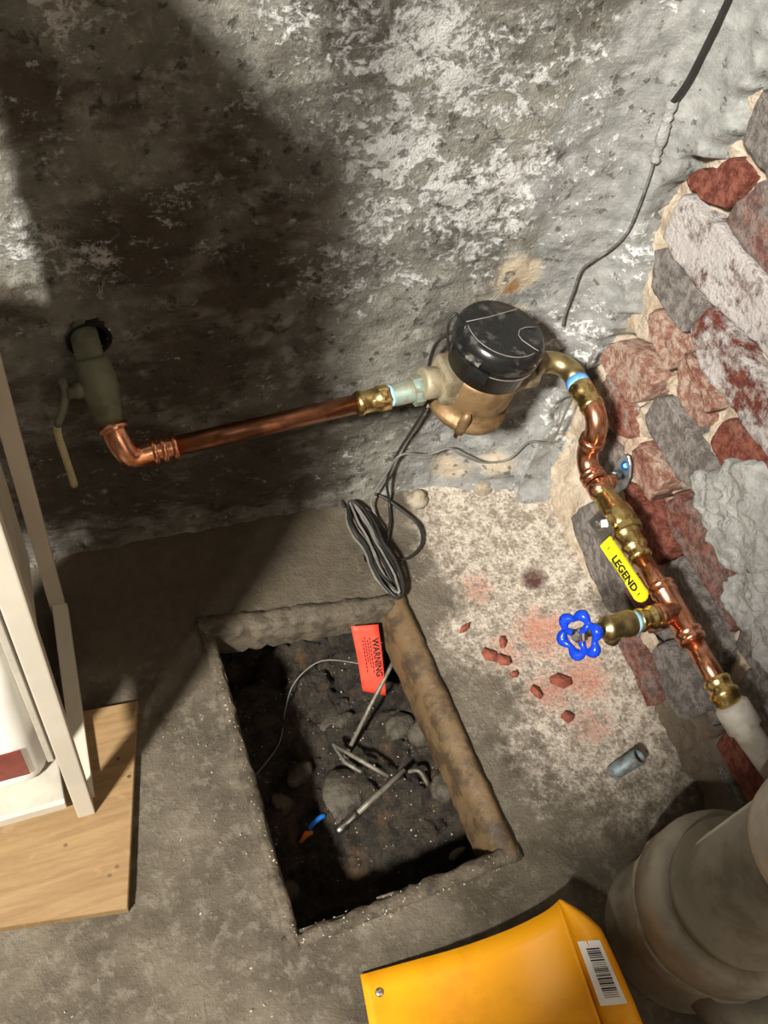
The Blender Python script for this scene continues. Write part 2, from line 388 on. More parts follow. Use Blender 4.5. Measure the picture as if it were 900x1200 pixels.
sE = s1 + (YB - RC - yE)
off += .012 * sstep(.56, .66, Sg)
off -= .055 * sstep(.014, -.006, sE - Sg)
Pw = plaster_pos(Sg, Zg, off)
WH = [(0.37, 0.589, 0.05, 1), (0.42, 0.658, 0.05, 0.8), (0.3, 0.726, 0.06, 0.7), (0.239, 0.728, 0.04, 0.6), (0.072, 0.737, 0.04, 1), (0.008, 0.528, 0.035, 1.15), (0.062, 0.495, 0.035, 0.85), (0.075, 0.682, 0.03, 0.6), (0.344, 0.582, 0.05, 0.8), (0.362, 0.519, 0.05, 0.7), (0.438, 0.532, 0.05, 0.9), (0.499, 0.492, 0.05, 0.7), (0.517, 0.545, 0.05, 0.8), (0.314, 0.435, 0.05, 0.6), (0.22, 0.645, 0.04, 0.4), (0.144, 0.559, 0.03, 0.5), (0.039, 0.618, 0.03, 0.5), (0.495, 0.653, 0.06, 0.5), (0.378, 0.693, 0.07, 0.8), (0.303, 0.631, 0.05, 0.5), (0.18, 0.5, 0.04, 0.3), (0.266, 0.551, 0.05, 0.2), (0.408, 0.421, 0.06, 0.4), (0.232, 0.26, 0.05, 0.3), (0.385, 0.1, 0.06, 0.5), (0.489, 0.446, 0.04, 0.6), (.66, .30, .07, .6), (.70, .15, .06, .6), (.70, .45, .05, .4)]
BR = [(0.026, 0.666, 0.06, 0.9), (0.1, 0.654, 0.05, 0.6), (0.112, 0.509, 0.08, 1), (0.217, 0.45, 0.07, 1), (0.181, 0.588, 0.06, 0.7), (0.159, 0.334, 0.11, 0.9), (0.024, 0.309, 0.07, 0.7), (0.25, 0.522, 0.05, 0.7), (-0.031, 0.456, 0.05, 0.8), (0.32, 0.255, 0.06, 0.5), (.05, .15, .14, 1.0), (.22, .13, .13, 1.0), (.33, .06, .07, .9), (.34, .14, .06, .8), (-.1, .3, .12, .7)]  # brown stains; the blobs also deepen the shelf's shadow band
ma = np.zeros(Sg.shape + (3,)); mb = np.zeros(Sg.shape + (3,))
ma[..., 0] = blobs(Sg, Zg, WH) + .25 * sstep(.9, 1.2, Zg) + .28 * sstep(.22, .40, Sg) * sstep(.66, .56, Sg) * sstep(.30, .45, Zg); ma[..., 1] = blobs(Sg, Zg, BR)
ma[..., 2] = sstep(.38, .66, Sg - .14 * (Zg - .4) + (fbm(Sg, Zg, 9, 3, 99) - .5) * .12)
mb[..., 0] = blobs(Sg, Zg, [(.555, .40, .05, .9), (.57, .33, .04, .8), (.52, .36, .05, .6), (.45, .36, .07, .45), (.60, .07, .05, .6), (.53, .05, .06, .7)])
mb[..., 1] = blobs(Sg, Zg, [(.553, .385, .02, 1.0), (.30, .36, .05, .35)])
cen = (Sg[:-1, :-1] + .0025) < (sE[:-1, :-1] + .012)
hole = ((Sg - .047) ** 2 + (Zg - .398) ** 2)[:-1, :-1] < .019 ** 2
wall_back = tag(grid_mesh('wall_back', Pw, 'wall', cen & ~hole, ma, mb), 'grey stained plaster wall with white salt bloom, rounded into the right corner', kind='structure')
# round pocket behind the pipe hole
MB().lathe([(0, .024), (.0, .020), (.10, .020), (.10, .001)], (.047, YB - .006, .398), (0, 1, 0), 20, cap=False).build('pipe_hole', 'hole', wall_back)

# ------------------------------------------------------------------ right wall: mortar bed with bricks
# polygons in (y, z) on the wall; tone 0 red .. 1 grey; white salt; pink spalling
BRICKS = [
 ('A1', [(0.667, 0.637), (0.669, 0.667), (0.666, 0.691), (0.605, 0.688), (0.535, 0.688), (0.530, 0.631), (0.616, 0.633)], .75, .0, .1),
 ('B1', [(0.714, 0.559), (0.706, 0.58), (0.682, 0.594), (0.666, 0.619), (0.627, 0.622), (0.636, 0.575), (0.659, 0.565), (0.695, 0.559)], .1, .0, .0),
 ('B2', [(0.633, 0.569), (0.629, 0.597), (0.614, 0.63), (0.52, 0.623), (0.425, 0.622), (0.42, 0.568), (0.493, 0.566), (0.558, 0.564), (0.604, 0.56)], .5, .25, .1),
 ('C1', [(0.703, 0.496), (0.703, 0.536), (0.699, 0.554), (0.634, 0.562), (0.555, 0.561), (0.476, 0.556), (0.463, 0.498), (0.522, 0.496), (0.602, 0.488), (0.67, 0.487)], .1, .82, .0),
 ('D1', [(0.692, 0.428), (0.709, 0.465), (0.699, 0.481), (0.603, 0.48), (0.606, 0.426), (0.661, 0.424)], .95, .12, .0),
 ('D2', [(0.601, 0.443), (0.596, 0.483), (0.577, 0.488), (0.505, 0.485), (0.418, 0.485), (0.405, 0.430), (0.443, 0.428), (0.5, 0.421), (0.563, 0.424)], .2, .72, .0),
 ('E1', [(0.671, 0.396), (0.667, 0.415), (0.615, 0.417), (0.600, 0.396), (0.602, 0.37), (0.626, 0.37), (0.652, 0.379)], .2, .15, 1.0),
 ('E2', [(0.593, 0.383), (0.598, 0.412), (0.576, 0.403), (0.557, 0.386), (0.515, 0.381), (0.511, 0.367), (0.525, 0.357), (0.57, 0.362)], .05, .1, .75),
 ('E3', [(0.590, 0.418), (0.56, 0.416), (0.512, 0.412), (0.514, 0.388), (0.53, 0.393), (0.551, 0.396), (0.574, 0.407)], .1, .45, .75),
 ('E4', [(0.503, 0.357), (0.499, 0.405), (0.488, 0.415), (0.435, 0.417), (0.36, 0.416), (0.345, 0.361), (0.462, 0.353)], .35, .05, .2),
 ('F1', [(0.715, 0.285), (0.715, 0.315), (0.693, 0.335), (0.653, 0.354), (0.610, 0.354), (0.609, 0.333), (0.616, 0.299), (0.634, 0.283), (0.674, 0.280)], .1, .4, .85),
 ('F2', [(0.606, 0.292), (0.6, 0.334), (0.578, 0.348), (0.512, 0.347), (0.47, 0.344), (0.481, 0.297), (0.507, 0.282), (0.543, 0.284), (0.584, 0.283)], 1.0, .15, .0),
 ('G1', [(0.7, 0.254), (0.697, 0.274), (0.64, 0.275), (0.612, 0.262), (0.602, 0.245), (0.617, 0.227), (0.649, 0.218), (0.68, 0.233)], .2, .6, .7),
 ('G2', [(0.597, 0.229), (0.589, 0.259), (0.544, 0.268), (0.520, 0.271), (0.523, 0.212), (0.569, 0.207)], .05, .25, .75),
 ('H1', [(0.510, 0.225), (0.501, 0.268), (0.46, 0.272), (0.406, 0.272), (0.34, 0.268), (0.327, 0.205), (0.389, 0.209), (0.474, 0.211)], .42, .42, .0),
 ('I1', [(0.582, 0.184), (0.567, 0.194), (0.526, 0.198), (0.497, 0.200), (0.459, 0.201), (0.464, 0.147), (0.499, 0.145), (0.549, 0.155)], .15, .15, .1),
 ('J1', [(0.454, 0.150), (0.450, 0.195), (0.384, 0.194), (0.316, 0.195), (0.294, 0.139), (0.363, 0.138)], .95, .18, .0),
 ('P1', [(0.668, 0.176), (0.660, 0.202), (0.620, 0.204), (0.592, 0.190), (0.598, 0.160), (0.64, 0.152)], .5, .4, .5),
 ('S1', [(0.318, 0.205), (0.330, 0.268), (0.262, 0.270), (0.150, 0.268), (0.148, 0.21), (0.25, 0.207)], .85, .15, .0),
 ('T1', [(.44, .075), (.442, .13), (.36, .133), (.262, .130), (.258, .078), (.34, .072)], .7, .15, .0),
 ('T2', [(.45, .290), (.452, .345), (.40, .348), (.36, .345), (.345, .292)], .8, .1, .1),
 ('T3', [(.284, .14), (.286, .196), (.20, .197), (.112, .194), (.11, .142), (.19, .139)], .6, .1, .0),
 ('T4', [(.335, .292), (.337, .345), (.24, .348), (.155, .345), (.152, .290)], .8, .1, .0),
 ('T5', [(.335, .36), (.338, .416), (.25, .418), (.165, .415), (.162, .358)], .5, .3, .0),
]
yy = np.concatenate([np.arange(-1.6, -.05, .03), np.arange(-.05, .20, .008), np.arange(.20, .80, .004)]); z2 = np.concatenate([np.arange(-.03, .76, .004), np.arange(.76, .95, .012), np.arange(.95, 2.35, .03)])
Yg, Z2 = np.meshgrid(yy, z2)
offr = (fbm(Yg, Z2, 34, 4, 40, .65) - .5) * .022 + (fbm(Yg, Z2, 7, 2, 44) - .5) * .010 + .030 * sstep(.13, .0, Z2)
crk = np.zeros_like(Yg)
for _, poly, *_r in BRICKS:
    D = np.full(Yg.shape, 9.0)
    for p, q in zip(poly, poly[1:] + poly[:1]):
        ey_, ez_ = q[0] - p[0], q[1] - p[1]; t = np.clip(((Yg - p[0]) * ey_ + (Z2 - p[1]) * ez_) / (ey_ ** 2 + ez_ ** 2 + 1e-9), 0, 1)
        D = np.minimum(D, np.hypot(Yg - p[0] - t * ey_, Z2 - p[1] - t * ez_))
    crk = np.maximum(crk, np.exp(-((D - .002) / .0045) ** 2))
crk *= sstep(.42, .56, fbm(Yg, Z2, 16, 3, 123)) * .9 + .1
offr -= .026 * crk
Pr = np.stack([XR + .005 - offr, Yg, Z2], -1)
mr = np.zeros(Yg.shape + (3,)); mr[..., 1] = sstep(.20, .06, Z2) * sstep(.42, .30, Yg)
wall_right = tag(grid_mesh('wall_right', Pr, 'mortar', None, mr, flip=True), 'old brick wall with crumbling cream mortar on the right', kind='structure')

def brick_obj(poly, x, thick, tone, white, pink, bev=.004, mat='brick'):
    cy = sum(p[0] for p in poly) / len(poly); cz = sum(p[1] for p in poly) / len(poly)
    # finer outline, chipped, then rings towards the middle with a rough face
    pts = []
    for i, p in enumerate(poly):
        q = poly[(i + 1) % len(poly)]
        L = math.hypot(q[0] - p[0], q[1] - p[1]); k = max(2, int(L / .009))
        for j in range(k):
            t = j / k; pts.append((p[0] + (q[0] - p[0]) * t, p[1] + (q[1] - p[1]) * t))
    sd_ = random.randint(0, 9999); A_ = np.array(pts)
    A_ = .8 * A_ + .1 * (np.roll(A_, 1, 0) + np.roll(A_, -1, 0))
    A_ = A_ + (A_ - np.array([cy, cz])) / np.linalg.norm(A_ - np.array([cy, cz]), axis=1)[:, None] * -.0012
    A_ = A_ + np.stack([(fbm(A_[:, 0], A_[:, 1], 90, 3, sd_) - .5) * .010, (fbm(A_[:, 0], A_[:, 1], 90, 3, sd_ + 5) - .5) * .010], -1)
    tl_y, tl_z = random.uniform(-.05, .05), random.uniform(-.06, .06); ctr = np.array([cy, cz]); m = MB(); rings = []
    for f, drop in ((1.0, .045), (1.0, .0055), (.985, .0015), (.955, .0), (.86, 0), (.72, 0), (.55, 0), (.36, 0), (.17, 0)):
        Q = ctr + (A_ - ctr) * f
        h = thick - .030 - drop + (fbm(Q[:, 0], Q[:, 1], 26, 4, sd_ + 9, .6) - .5) * (.016 if pink > .5 else .010) + (Q[:, 0] - cy) * tl_y + (Q[:, 1] - cz) * tl_z
        if drop > .04: h = h * 0 - .030
        rings.append([m.b.verts.new((x - h[i], Q[i, 0], Q[i, 1])) for i in range(len(Q))])
    n_ = len(A_)
    for ra_, rb_ in zip(rings, rings[1:]):
        for i in range(n_): m.face([ra_[i], ra_[(i + 1) % n_], rb_[(i + 1) % n_], rb_[i]], True)
    cv = m.b.verts.new(sum((v.co for v in rings[-1]), Vector()) / n_)
    for i in range(n_): m.face([rings[-1][i], rings[-1][(i + 1) % n_], cv], True)
    o = m.build('brick', mat, wall_right, (x, cy, cz))
    o['tone'] = tone; o['white'] = white; o['pink'] = pink
    return o
for nm, poly, tn, wh_, pk in BRICKS:
    brick_obj(poly, XR, .030 + random.uniform(.006, .013) + (.006 if wh_ > .6 else 0), tn, wh_, pk, random.uniform(.003, .006))
# footing course: proud stones and bricks near the floor
for poly, tn, wh_, pk in [([(0.614, 0.07), (0.595, 0.134), (0.533, 0.128), (0.47, 0.099), (0.435, 0.089), (0.465, 0.035), (0.531, 0.03)], 1.0, .2, .0),
                          ([(0.439, 0.006), (0.427, 0.053), (0.363, 0.052), (0.323, 0.04), (0.332, -0.01), (0.385, -0.012)], .45, .05, .2),
                          ([(0.381, 0.079), (0.373, 0.125), (0.313, 0.127), (0.274, 0.109), (0.284, 0.062), (0.329, 0.057)], .6, .1, .3),
                          ([(0.467, 0.101), (0.424, 0.105), (0.392, 0.105), (0.387, 0.128), (0.437, 0.137), (0.468, 0.131)], .2, .1, .6)]:
    brick_obj(poly, .665, .030, tn, wh_, pk, .007)
# the courses beyond the frame
shared = []
for k in range(4):
    m = MB(); pts = []
    for p in [(-.1, -.029), (-.103, .0), (-.1, .029), (-.04, .030), (.03, .029), (.1, .030), (.102, .0), (.099, -.029), (.03, -.030), (-.04, -.029)]:
        pts.append((p[0] + random.uniform(-.003, .003), p[1] + random.uniform(-.0025, .0025)))
    m.slab(pts, .042, ((.03, 0, 0), (0, 1, 0), (0, 0, 1), (-1, 0, 0)), .004)
    b = m.build('brick', 'brick', wall_right); shared.append(b.data); bpy.data.objects.remove(b)
def far_brick(y, z):
    o = bpy.data.objects.new('brick', random.choice(shared)); COL.objects.link(o); o.parent = wall_right
    o.location = (XR + random.uniform(-.003, .003), y, z); o['tone'] = random.choice([.1, .3, .6, .9]); o['white'] = random.choice([.0, .1, .3, .6]); o['pink'] = random.choice([0, 0, .4])
ends = [(.035, .34), (.105, .255), (.168, .11), (.239, .148), (.319, .15), (.387, .16), (.457, .405), (.527, .455), (.595, .42), (.66, .53), (.73, .58), (.80, .59)]
for i, (z, y1) in enumerate(ends):
    y = y1 - .112
    while y > (-.25 if z > .2 else -.6):
        far_brick(y, z); y -= .214
# grey cement smeared over the bricks at the frame's right edge
def smear(poly, x, label):
    P = []; n = 26
    cy = sum(p[0] for p in poly) / len(poly); cz = sum(p[1] for p in poly) / len(poly)
    ang = [math.atan2(p[1] - cz, p[0] - cy) for p in poly]; rad = [math.hypot(p[0] - cy, p[1] - cz) for p in poly]
    order = sorted(range(len(poly)), key=lambda i: ang[i]); A = np.array([ang[i] for i in order]); Rr = np.array([rad[i] for i in order])
    th = np.linspace(-math.pi, math.pi, 90); rr = np.interp(th, A, Rr, period=2 * math.pi)
    rr = rr * (1 + .10 * (fbm(np.cos(th), np.sin(th), 9, 3, 77) - .5) * 2)
    ts = np.linspace(0, 1, 22); T, TH = np.meshgrid(ts, th); R2 = np.interp(TH, th, rr) * T
    Y = cy + R2 * np.cos(TH); Zs = cz + R2 * np.sin(TH)
    h = .018 + (fbm(Y, Zs, 25, 5, 90, .68) - .5) * .032; h = np.where(T > .99, -.012, h)
    o = grid_mesh('cement_smear', np.stack([x - h, Y, Zs], -1), 'cement'); o.parent = wall_right; o['label'] = label
smear([(0.495, 0.308), (0.475, 0.339), (0.461, 0.355), (0.462, 0.381), (0.446, 0.391), (0.433, 0.409), (0.386, 0.41), (0.334, 0.349), (0.359, 0.298), (0.369, 0.274), (0.406, 0.277), (0.442, 0.298), (0.467, 0.295)], XR, 'pale grey cement smeared over the bricks')
smear([(0.374, 0.256), (0.36, 0.29), (0.337, 0.33), (0.26, 0.328), (0.239, 0.248), (0.303, 0.242)], XR + .004, 'grey cement patch low on the bricks')

# ------------------------------------------------------------------ floor with the pit opening
xs = np.concatenate([np.arange(-1.6, -.3, .05), np.arange(-.3, .735, .006)]); ys = np.concatenate([np.arange(-1.6, -.12, .05), np.arange(-.12, .80, .006)])
Xf, Yf = np.meshgrid(xs, ys)
hf = (fbm(Xf, Yf, 9, 3, 60) - .5) * .008 + (fbm(Xf, Yf, 45, 4, 66, .6) - .5) * .004
hf += .018 * sstep(.55, .70, Xf) * sstep(.25, .40, Yf) + .012 * sstep(.70, .77, Yf)
Pf = np.stack([Xf, Yf, hf], -1)
fa = np.zeros(Xf.shape + (3,)); fb = np.zeros(Xf.shape + (3,))
fa[..., 0] = sstep(.36, .52, Xf + (fbm(Xf, Yf, 10, 3, 70) - .5) * .16) * sstep(.08, .36, Yf + (fbm(Xf, Yf, 10, 3, 71) - .5) * .12) * .95
fa[..., 1] = np.maximum(sstep(.46, .33, Xf + (fbm(Xf, Yf, 9, 3, 72) - .5) * .14) * sstep(.40, .70, Yf + (fbm(Xf, Yf, 9, 3, 73) - .5) * .2) * .95, sstep(.50, .56, Xf) * sstep(.30, .24, Yf))  # brown behind the pit is painted in to widen the shelf shadow
fa[..., 2] = blobs(Xf, Yf, [(.516, .57, .045, .8), (.520, .465, .06, .75), (.575, .48, .06, .95), (.549, .395, .055, .85), (.544, .69, .045, .5), (.578, .334, .05, .8), (.60, .40, .06, .9), (.47, .60, .02, .5), (.49, .64, .02, .45), (.63, .45, .04, .8)])
fb[..., 0] = blobs(Xf, Yf, [(.602, .562, .035, 1), (.59, .60, .02, .7)])
inpit = (Xf > .133) & (Xf < .400) & (Yf > .207 + (Xf - .13) * .03) & (Yf < .603 - (Xf - .13) * .10)
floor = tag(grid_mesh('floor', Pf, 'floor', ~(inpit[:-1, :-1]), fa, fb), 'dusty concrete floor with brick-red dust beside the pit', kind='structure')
# slab edge and pit cavity
m = MB(); x0, x1, y0, y1 = .085, .452, .196, .690
c = [(x0, y0), (x1, y0), (x1, y1), (x0, y1)]
nseg = 24
def wallstrip(a, b):
    top = []; bot = []
    for i in range(nseg + 1):
        t = i / nseg; x = a[0] + (b[0] - a[0]) * t; y = a[1] + (b[1] - a[1]) * t
        top.append(m.b.verts.new((x + random.uniform(-.005, .005), y + random.uniform(-.005, .005), -.045))); bot.append(m.b.verts.new((x + random.uniform(-.012, .012), y + random.uniform(-.012, .012), -.24)))
    for i in range(nseg): m.face([top[i], top[i + 1], bot[i + 1], bot[i]])
for i in range(4): wallstrip(c[i], c[(i + 1) % 4])
inner = [(.133, .207), (.400, .215), (.400, .577), (.133, .604)]
for i in range(4):
    a, b = c[i], c[(i + 1) % 4]; d, e = inner[(i + 1) % 4], inner[i]
    m.face([m.b.verts.new((*a, -.046)), m.b.verts.new((*b, -.046)), m.b.verts.new((*d, -.046)), m.b.verts.new((*e, -.046))])
    m.face([m.b.verts.new((*e, -.046)), m.b.verts.new((*d, -.046)), m.b.verts.new((*d, .0)), m.b.verts.new((*e, .0))])
pw = m.build('pit_wall', 'dirt', floor)
# soil in the pit
px = np.arange(.07, .468, .004); py = np.arange(.18, .705, .004); Xp, Yp = np.meshgrid(px, py)
hp = -.165 + (fbm(Xp, Yp, 9, 3, 81) - .5) * .06 + (fbm(Xp, Yp, 30, 4, 83, .65) - .5) * .060 + .045 * sstep(.38, .46, Xp) * sstep(.30, .40, Yp) - .05 * sstep(.27, .21, Yp) + .02 * np.exp(-((Xp - .27) ** 2 + (Yp - .38) ** 2) / .006)
soil = grid_mesh('pit_soil', np.stack([Xp, Yp, hp], -1), 'dirt'); soil.parent = floor; tag(soil, 'dark crumbly soil at the bottom of the pit', kind='stuff')
def soil_z(x, y):
    i = int(np.clip(round((y - .18) / .004), 0, len(py) - 1)); j = int(np.clip(round((x - .07) / .004), 0, len(px) - 1)); return float(hp[i, j])

# pit frame
pf = thing('pit_surround', (.27, .4, 0), 'worn brown edging around the open pit in the floor', 'pit edging')
def edging(a, b, w0, w1, h, mat, nm, drop=.0, seed=0, jit=1.0):
    """strip from a to b (outer edge), width to the left of direction a->b"""
    a = Vector((*a, 0)); b = Vector((*b, 0)); d = (b - a).normalized(); n = Vector((-d.y, d.x, 0)); N = 34; mm = MB(); R_ = []
    rr = random.Random(seed)
    for i in range(N + 1):
        t = i / N; w = w0 + (w1 - w0) * t; p = a + (b - a) * t; j = lambda s=.0018: rr.uniform(-s, s) * jit
        prof = [(0 + j(), -.035), (0 + j(), h * .8 + j()), (w * .25 + j(), h + j()), (w * .75 + j(), h - drop * .6 + j()), (w + j(.0025), h * .6 - drop + j()), (w + j(.003), -.05 - drop)]
        R_.append([mm.b.verts.new(p + n * q[0] + Vector((0, 0, q[1]))) for q in prof])
    for i in range(N):
        for k in range(5): mm.face([R_[i][k], R_[i][k + 1], R_[i + 1][k + 1], R_[i + 1][k]], True)
    mm.face(R_[0]); mm.face(R_[-1][::-1])
    return mm.build(nm, mat, pf)
edging((.120, .622), (.122, .192), .017, .016, .008, 'rim_conc', 'frame_edge', seed=1)
o = edging((.414, .205), (.404, .590), .028, .033, .010, 'wood_rim', 'frame_edge', drop=.012, seed=2, jit=.45); o['label'] = 'wider brown edge strip on the right of the pit'
edging((.118, .190), (.416, .203), .015, .020, .008, 'rim_conc', 'frame_edge', seed=3)
edging((.404, .588), (.122, .625), .022, .030, .006, 'rim_conc', 'frame_edge', seed=4)

# unseen post added behind the camera to keep the lamp off the stack
tag(MB().box((-.494, -.427, 1.2), (.160, .160, 2.4), Matrix.Rotation(math.radians(25), 3, 'Z'), .004).build('shade_post_1', 'ply'), None, kind='structure')

# ------------------------------------------------------------------ left copper run
AX = (1, 0, 0); ZP = .327
P0 = Vector((.062, .672, .303)); P1 = Vector((.333, .680, .318)); P2 = Vector((.412, .680, .325))
cp = thing('copper_pipe', (.2, .677, .30), 'long brown copper pipe with press elbow running along the stained back wall', 'pipe')
d = (P1 - P0).normalized()
MB().tube([P0 + d * .05, P1], .0113, 18).build('pipe_length', 'copper_dull', cp)
# elbow from the valve (comes out of the wall, -y and down) to +x
E0 = Vector((.052, .690, .340)); dy = (Vector((.055, .665, .322)) - Vector((.045, .70, .352))).normalized()
m = MB(); path = smooth_path([E0, E0 + dy * .020, P0 + Vector((.006, -.002, .003)), P0 + d * .030, P0 + d * .050], 6)
m.tube(path, .0135, 18).build('elbow_fitting', 'copper', cp)
m = MB(); m.lathe([(-.004, .0138), (-.003, .0165), (.003, .0165), (.004, .0138)], E0 + dy * .004, dy, 20); m.build('elbow_bead', 'copper', cp)
for t in (.030, .040, .052):
    MB().lathe([(-.003, .0136), (-.0018, .0158), (.0018, .0158), (.003, .0136)], P0 + d * t, d, 20).build('elbow_bead', 'copper', cp)
MB().lathe([(0, .0120), (.004, .0150), (.008, .0150), (.010, .0136), (.026, .0136), (.028, .0152), (.034, .0152), (.036, .0146), (.040, .0146)], P1 - d * .006, d, 24).build('press_adapter', 'brass', cp)
MB().lathe([(0, .0152), (.002, .0158), (.012, .0158), (.014, .0150)], P1 + d * .022, d, 6).build('hex_collar', 'brass', cp)
mt = Vector((.485, .680, .325))
MB().lathe([(0, .0125), (.005, .0131), (.007, .0126)], P1 + d * .034, d, 20).build('thread_tape', 'bluetape', cp)

# old green valve at the hole
gv = thing('shutoff_valve', (.045, .72, .38), 'grey-green painted shutoff valve coming out of the wall hole', 'valve')
V0 = Vector((.042, .80, .412)); V1 = E0 - dy * .004; dv = (V1 - Vector((.043, .752, .400))).normalized()
MB().tube([V0, Vector((.043, .752, .400)), Vector((.044, .735, .390))], .0145, 18).build('wall_pipe', 'green', gv)
MB().lathe([(0, .015), (.004, .0190), (.036, .0205), (.042, .0180), (.050, .0175), (.060, .0150), (.070, .0138)], Vector((.0435, .738, .393)), (V1 - Vector((.0435, .738, .393))), 20).build('valve_body', 'green', gv)
MB().lathe([(0, .009), (.012, .009), (.013, .007), (.020, .007)], (.034, .716, .372), (-1, -.15, .05), 14).build('stem', 'green', gv)
m = MB(); lp = [(.012, .716, .388), (.013, .716, .372), (.008, .708, .358), (-.002, .700, .340)]
m.tube(smooth_path(lp, 4), .0045, 8); m.build('lever_arm', 'green', gv)
m = MB(); m.tube(smooth_path([(-.002, .700, .340), (-.003, .699, .325), (.000, .697, .285), (.003, .697, .240)], 4), .0042, 10); m.build('lever_grip', 'cream', gv)

# ------------------------------------------------------------------ water meter
wm = thing('water_meter', mt, 'bronze water meter with round black plastic register in the corner', 'water meter')
TILT = Matrix.Rotation(math.radians(8), 3, 'Y') @ Matrix.Rotation(math.radians(2), 3, 'X')
def L(p): return mt + TILT @ Vector(p)
UP = TILT @ Vector((0, 0, 1))
MB().lathe([(-.048, .020), (-.048, .046), (-.046, .0505), (-.036, .0505), (-.033, .043), (-.020, .0435), (-.014, .047), (.018, .0475), (.024, .046), (.026, .040)], mt, UP, 40).build('meter_body', 'bronze', wm)
for sx, r0, mtl in ((-1, .0, 'bronze_pale'), (1, .0, 'bronze_pale')):
    m = MB(); m.lathe([(.028, .026), (.040, .026), (.050, .0215), (.058, .0185), (.060, .0195), (.076, .0195), (.078, .0165)], mt, TILT @ Vector((sx, 0, -.02 if sx < 0 else .10)), 24)
    m.build('meter_port', mtl, wm)
m = MB(); m.box(L((-.045, 0, .004)), (.024, .050, .040), TILT, .004); m.build('port_shoulder', 'bronze_pale', wm)
for a in (-122, -18, 70, 165):
    ca, sa = math.cos(math.radians(a)), math.sin(math.radians(a))
    MB().lathe([(-.048, .0062), (-.034, .0070), (-.022, .0062), (-.014, .003)], L((ca * .048, sa * .048, 0)), UP, 12).build('bolt_lug', 'bronze', wm)
    b = MB(); b.lathe([(-.056, .0050), (-.047, .0054)], L((ca * .048, sa * .048, 0)), UP, 6); b.build('bolt', 'chrome', wm)
reg = MB().lathe([(.022, .0445), (.024, .0475), (.050, .0500), (.0505, .0520), (.058, .0525), (.060, .0520)], mt, UP, 48).build('register_can', 'black', wm)
lid = MB().lathe([(.058, .0525), (.062, .0545), (.074, .0540), (.081, .0500), (.0835, .0470), (.0845, .020), (.0845, .001)], mt, UP, 48).build('register_lid', 'black_dusty', wm)
def seam(pts, z, r=.0005):
    MB().tube([L((p[0], p[1], z)) for p in pts], r, 6).build('lid_seam', 'black_line', lid)
seam([(math.cos(a) * .0455, math.sin(a) * .0455) for a in np.linspace(math.radians(-190), math.radians(-60), 26)], .0842)
seam([(-.0455, .012), (-.010, .019), (.030, .030), (.034, .031)], .0850)
seam([(.047, .000), (.028, .000), (.018, -.004), (.013, -.012), (.014, -.020), (.024, -.034), (.028, -.038)], .0850)
seam([(-.0455, .010), (-.050, .004)], .0825)
seam([(math.cos(a) * .0530, math.sin(a) * .0530) for a in np.linspace(math.radians(-150), math.radians(-10), 30)], .0535)
m = MB(); m.box(L((-.046, -.030, .068)), (.020, .012, .004), TILT @ Matrix.Rotation(math.radians(-58), 3, 'Z'), .001); m.build('hinge_tab', 'scuff', lid)
m = MB(); m.box(L((-.038, -.037, .050)), (.026, .006, .016), TILT @ Matrix.Rotation(math.radians(-42), 3, 'Z'), .002); m.build('hinge_block', 'black', lid)
m = MB(); m.tube(smooth_path([L((-.052, .012, .040)), L((-.060, .020, .070)), L((-.055, .024, .086)), L((-.046, .020, .078))], 5), .0016, 8); m.build('seal_wire', 'cable', wm)
# couplings at both sides
lc = thing('meter_coupling', (.40, .68, .325), 'green-crusted brass meter coupling left of the water meter', 'coupling', None)
MB().lathe([(0, .0120), (.003, .0135), (.026, .0135), (.027, .0175), (.037, .0180), (.039, .015), (.046, .015)], P1 + d * .040, (mt + Vector((-.07, 0, 0)) - P1), 24).build('tail_piece', 'verdigris', lc)
MB().lathe([(0, .0185), (.001, .0195), (.011, .0195), (.012, .0185)], P1 + d * .066, (mt + Vector((-.07, 0, 0)) - P1), 8).build('coupling_nut', 'verdigris', lc)

# ------------------------------------------------------------------ right run
XP = .600; ZU = .334; ZL = .262
rc = thing('brass_elbow', (.60, .68, .33), 'dull brass street elbow with blue tape right of the water meter', 'elbow')
oc = Vector((.562, .680, .337))
MB().lathe([(0, .0170), (.008, .0175), (.009, .0150), (.016, .0145)], oc - Vector((.006, 0, 0)), AX, 20).build('elbow_collar', 'bronze_pale', rc)
path = [oc + Vector((.004, 0, 0))] + arc((.572, .652, .336), .028, math.pi / 2, 0, (1, 0, 0), (0, 1, 0), 9) + [Vector((.600, .640, .335))]
MB().tube(path, .0138, 18).build('elbow_body', 'brass_old', rc)
MB().lathe([(0, .0142), (.010, .0142)], (XP, .644, .335), (0, -1, 0), 20).build('thread_tape', 'bluetape2', rc)
# copper offset
co = thing('copper_offset', (XP, .58, .30), 'shiny copper S-bend of two press elbows below the brass elbow', 'pipe')
MB().lathe([(0, .0135), (.002, .0150), (.016, .0150), (.018, .0136), (.030, .0136), (.032, .0150), (.037, .0150), (.039, .0125)], (XP, .636, ZU), (0, -1, 0), 24).build('press_adapter', 'brass', co)
R1 = .026
yk = .577
p_up = [Vector((XP, .612, ZU)), Vector((XP, .600, ZU))] + arc((XP, yk + R1 - .001, ZU - R1), R1, math.pi / 2, math.pi, (0, 1, 0), (0, 0, 1), 9)[1:]
MB().tube(p_up + [Vector((XP, yk - .001, ZU - R1 - .010))], .0132, 18).build('elbow_fitting', 'copper', co)
MB().lathe([(-.006, .0134), (-.0045, .0156), (-.002, .0156), (0, .0140), (.002, .0156), (.0045, .0156), (.006, .0134)], (XP, yk - .001, ZL + R1 + .010), (0, 0, 1), 22).build('elbow_bead', 'copper', co)
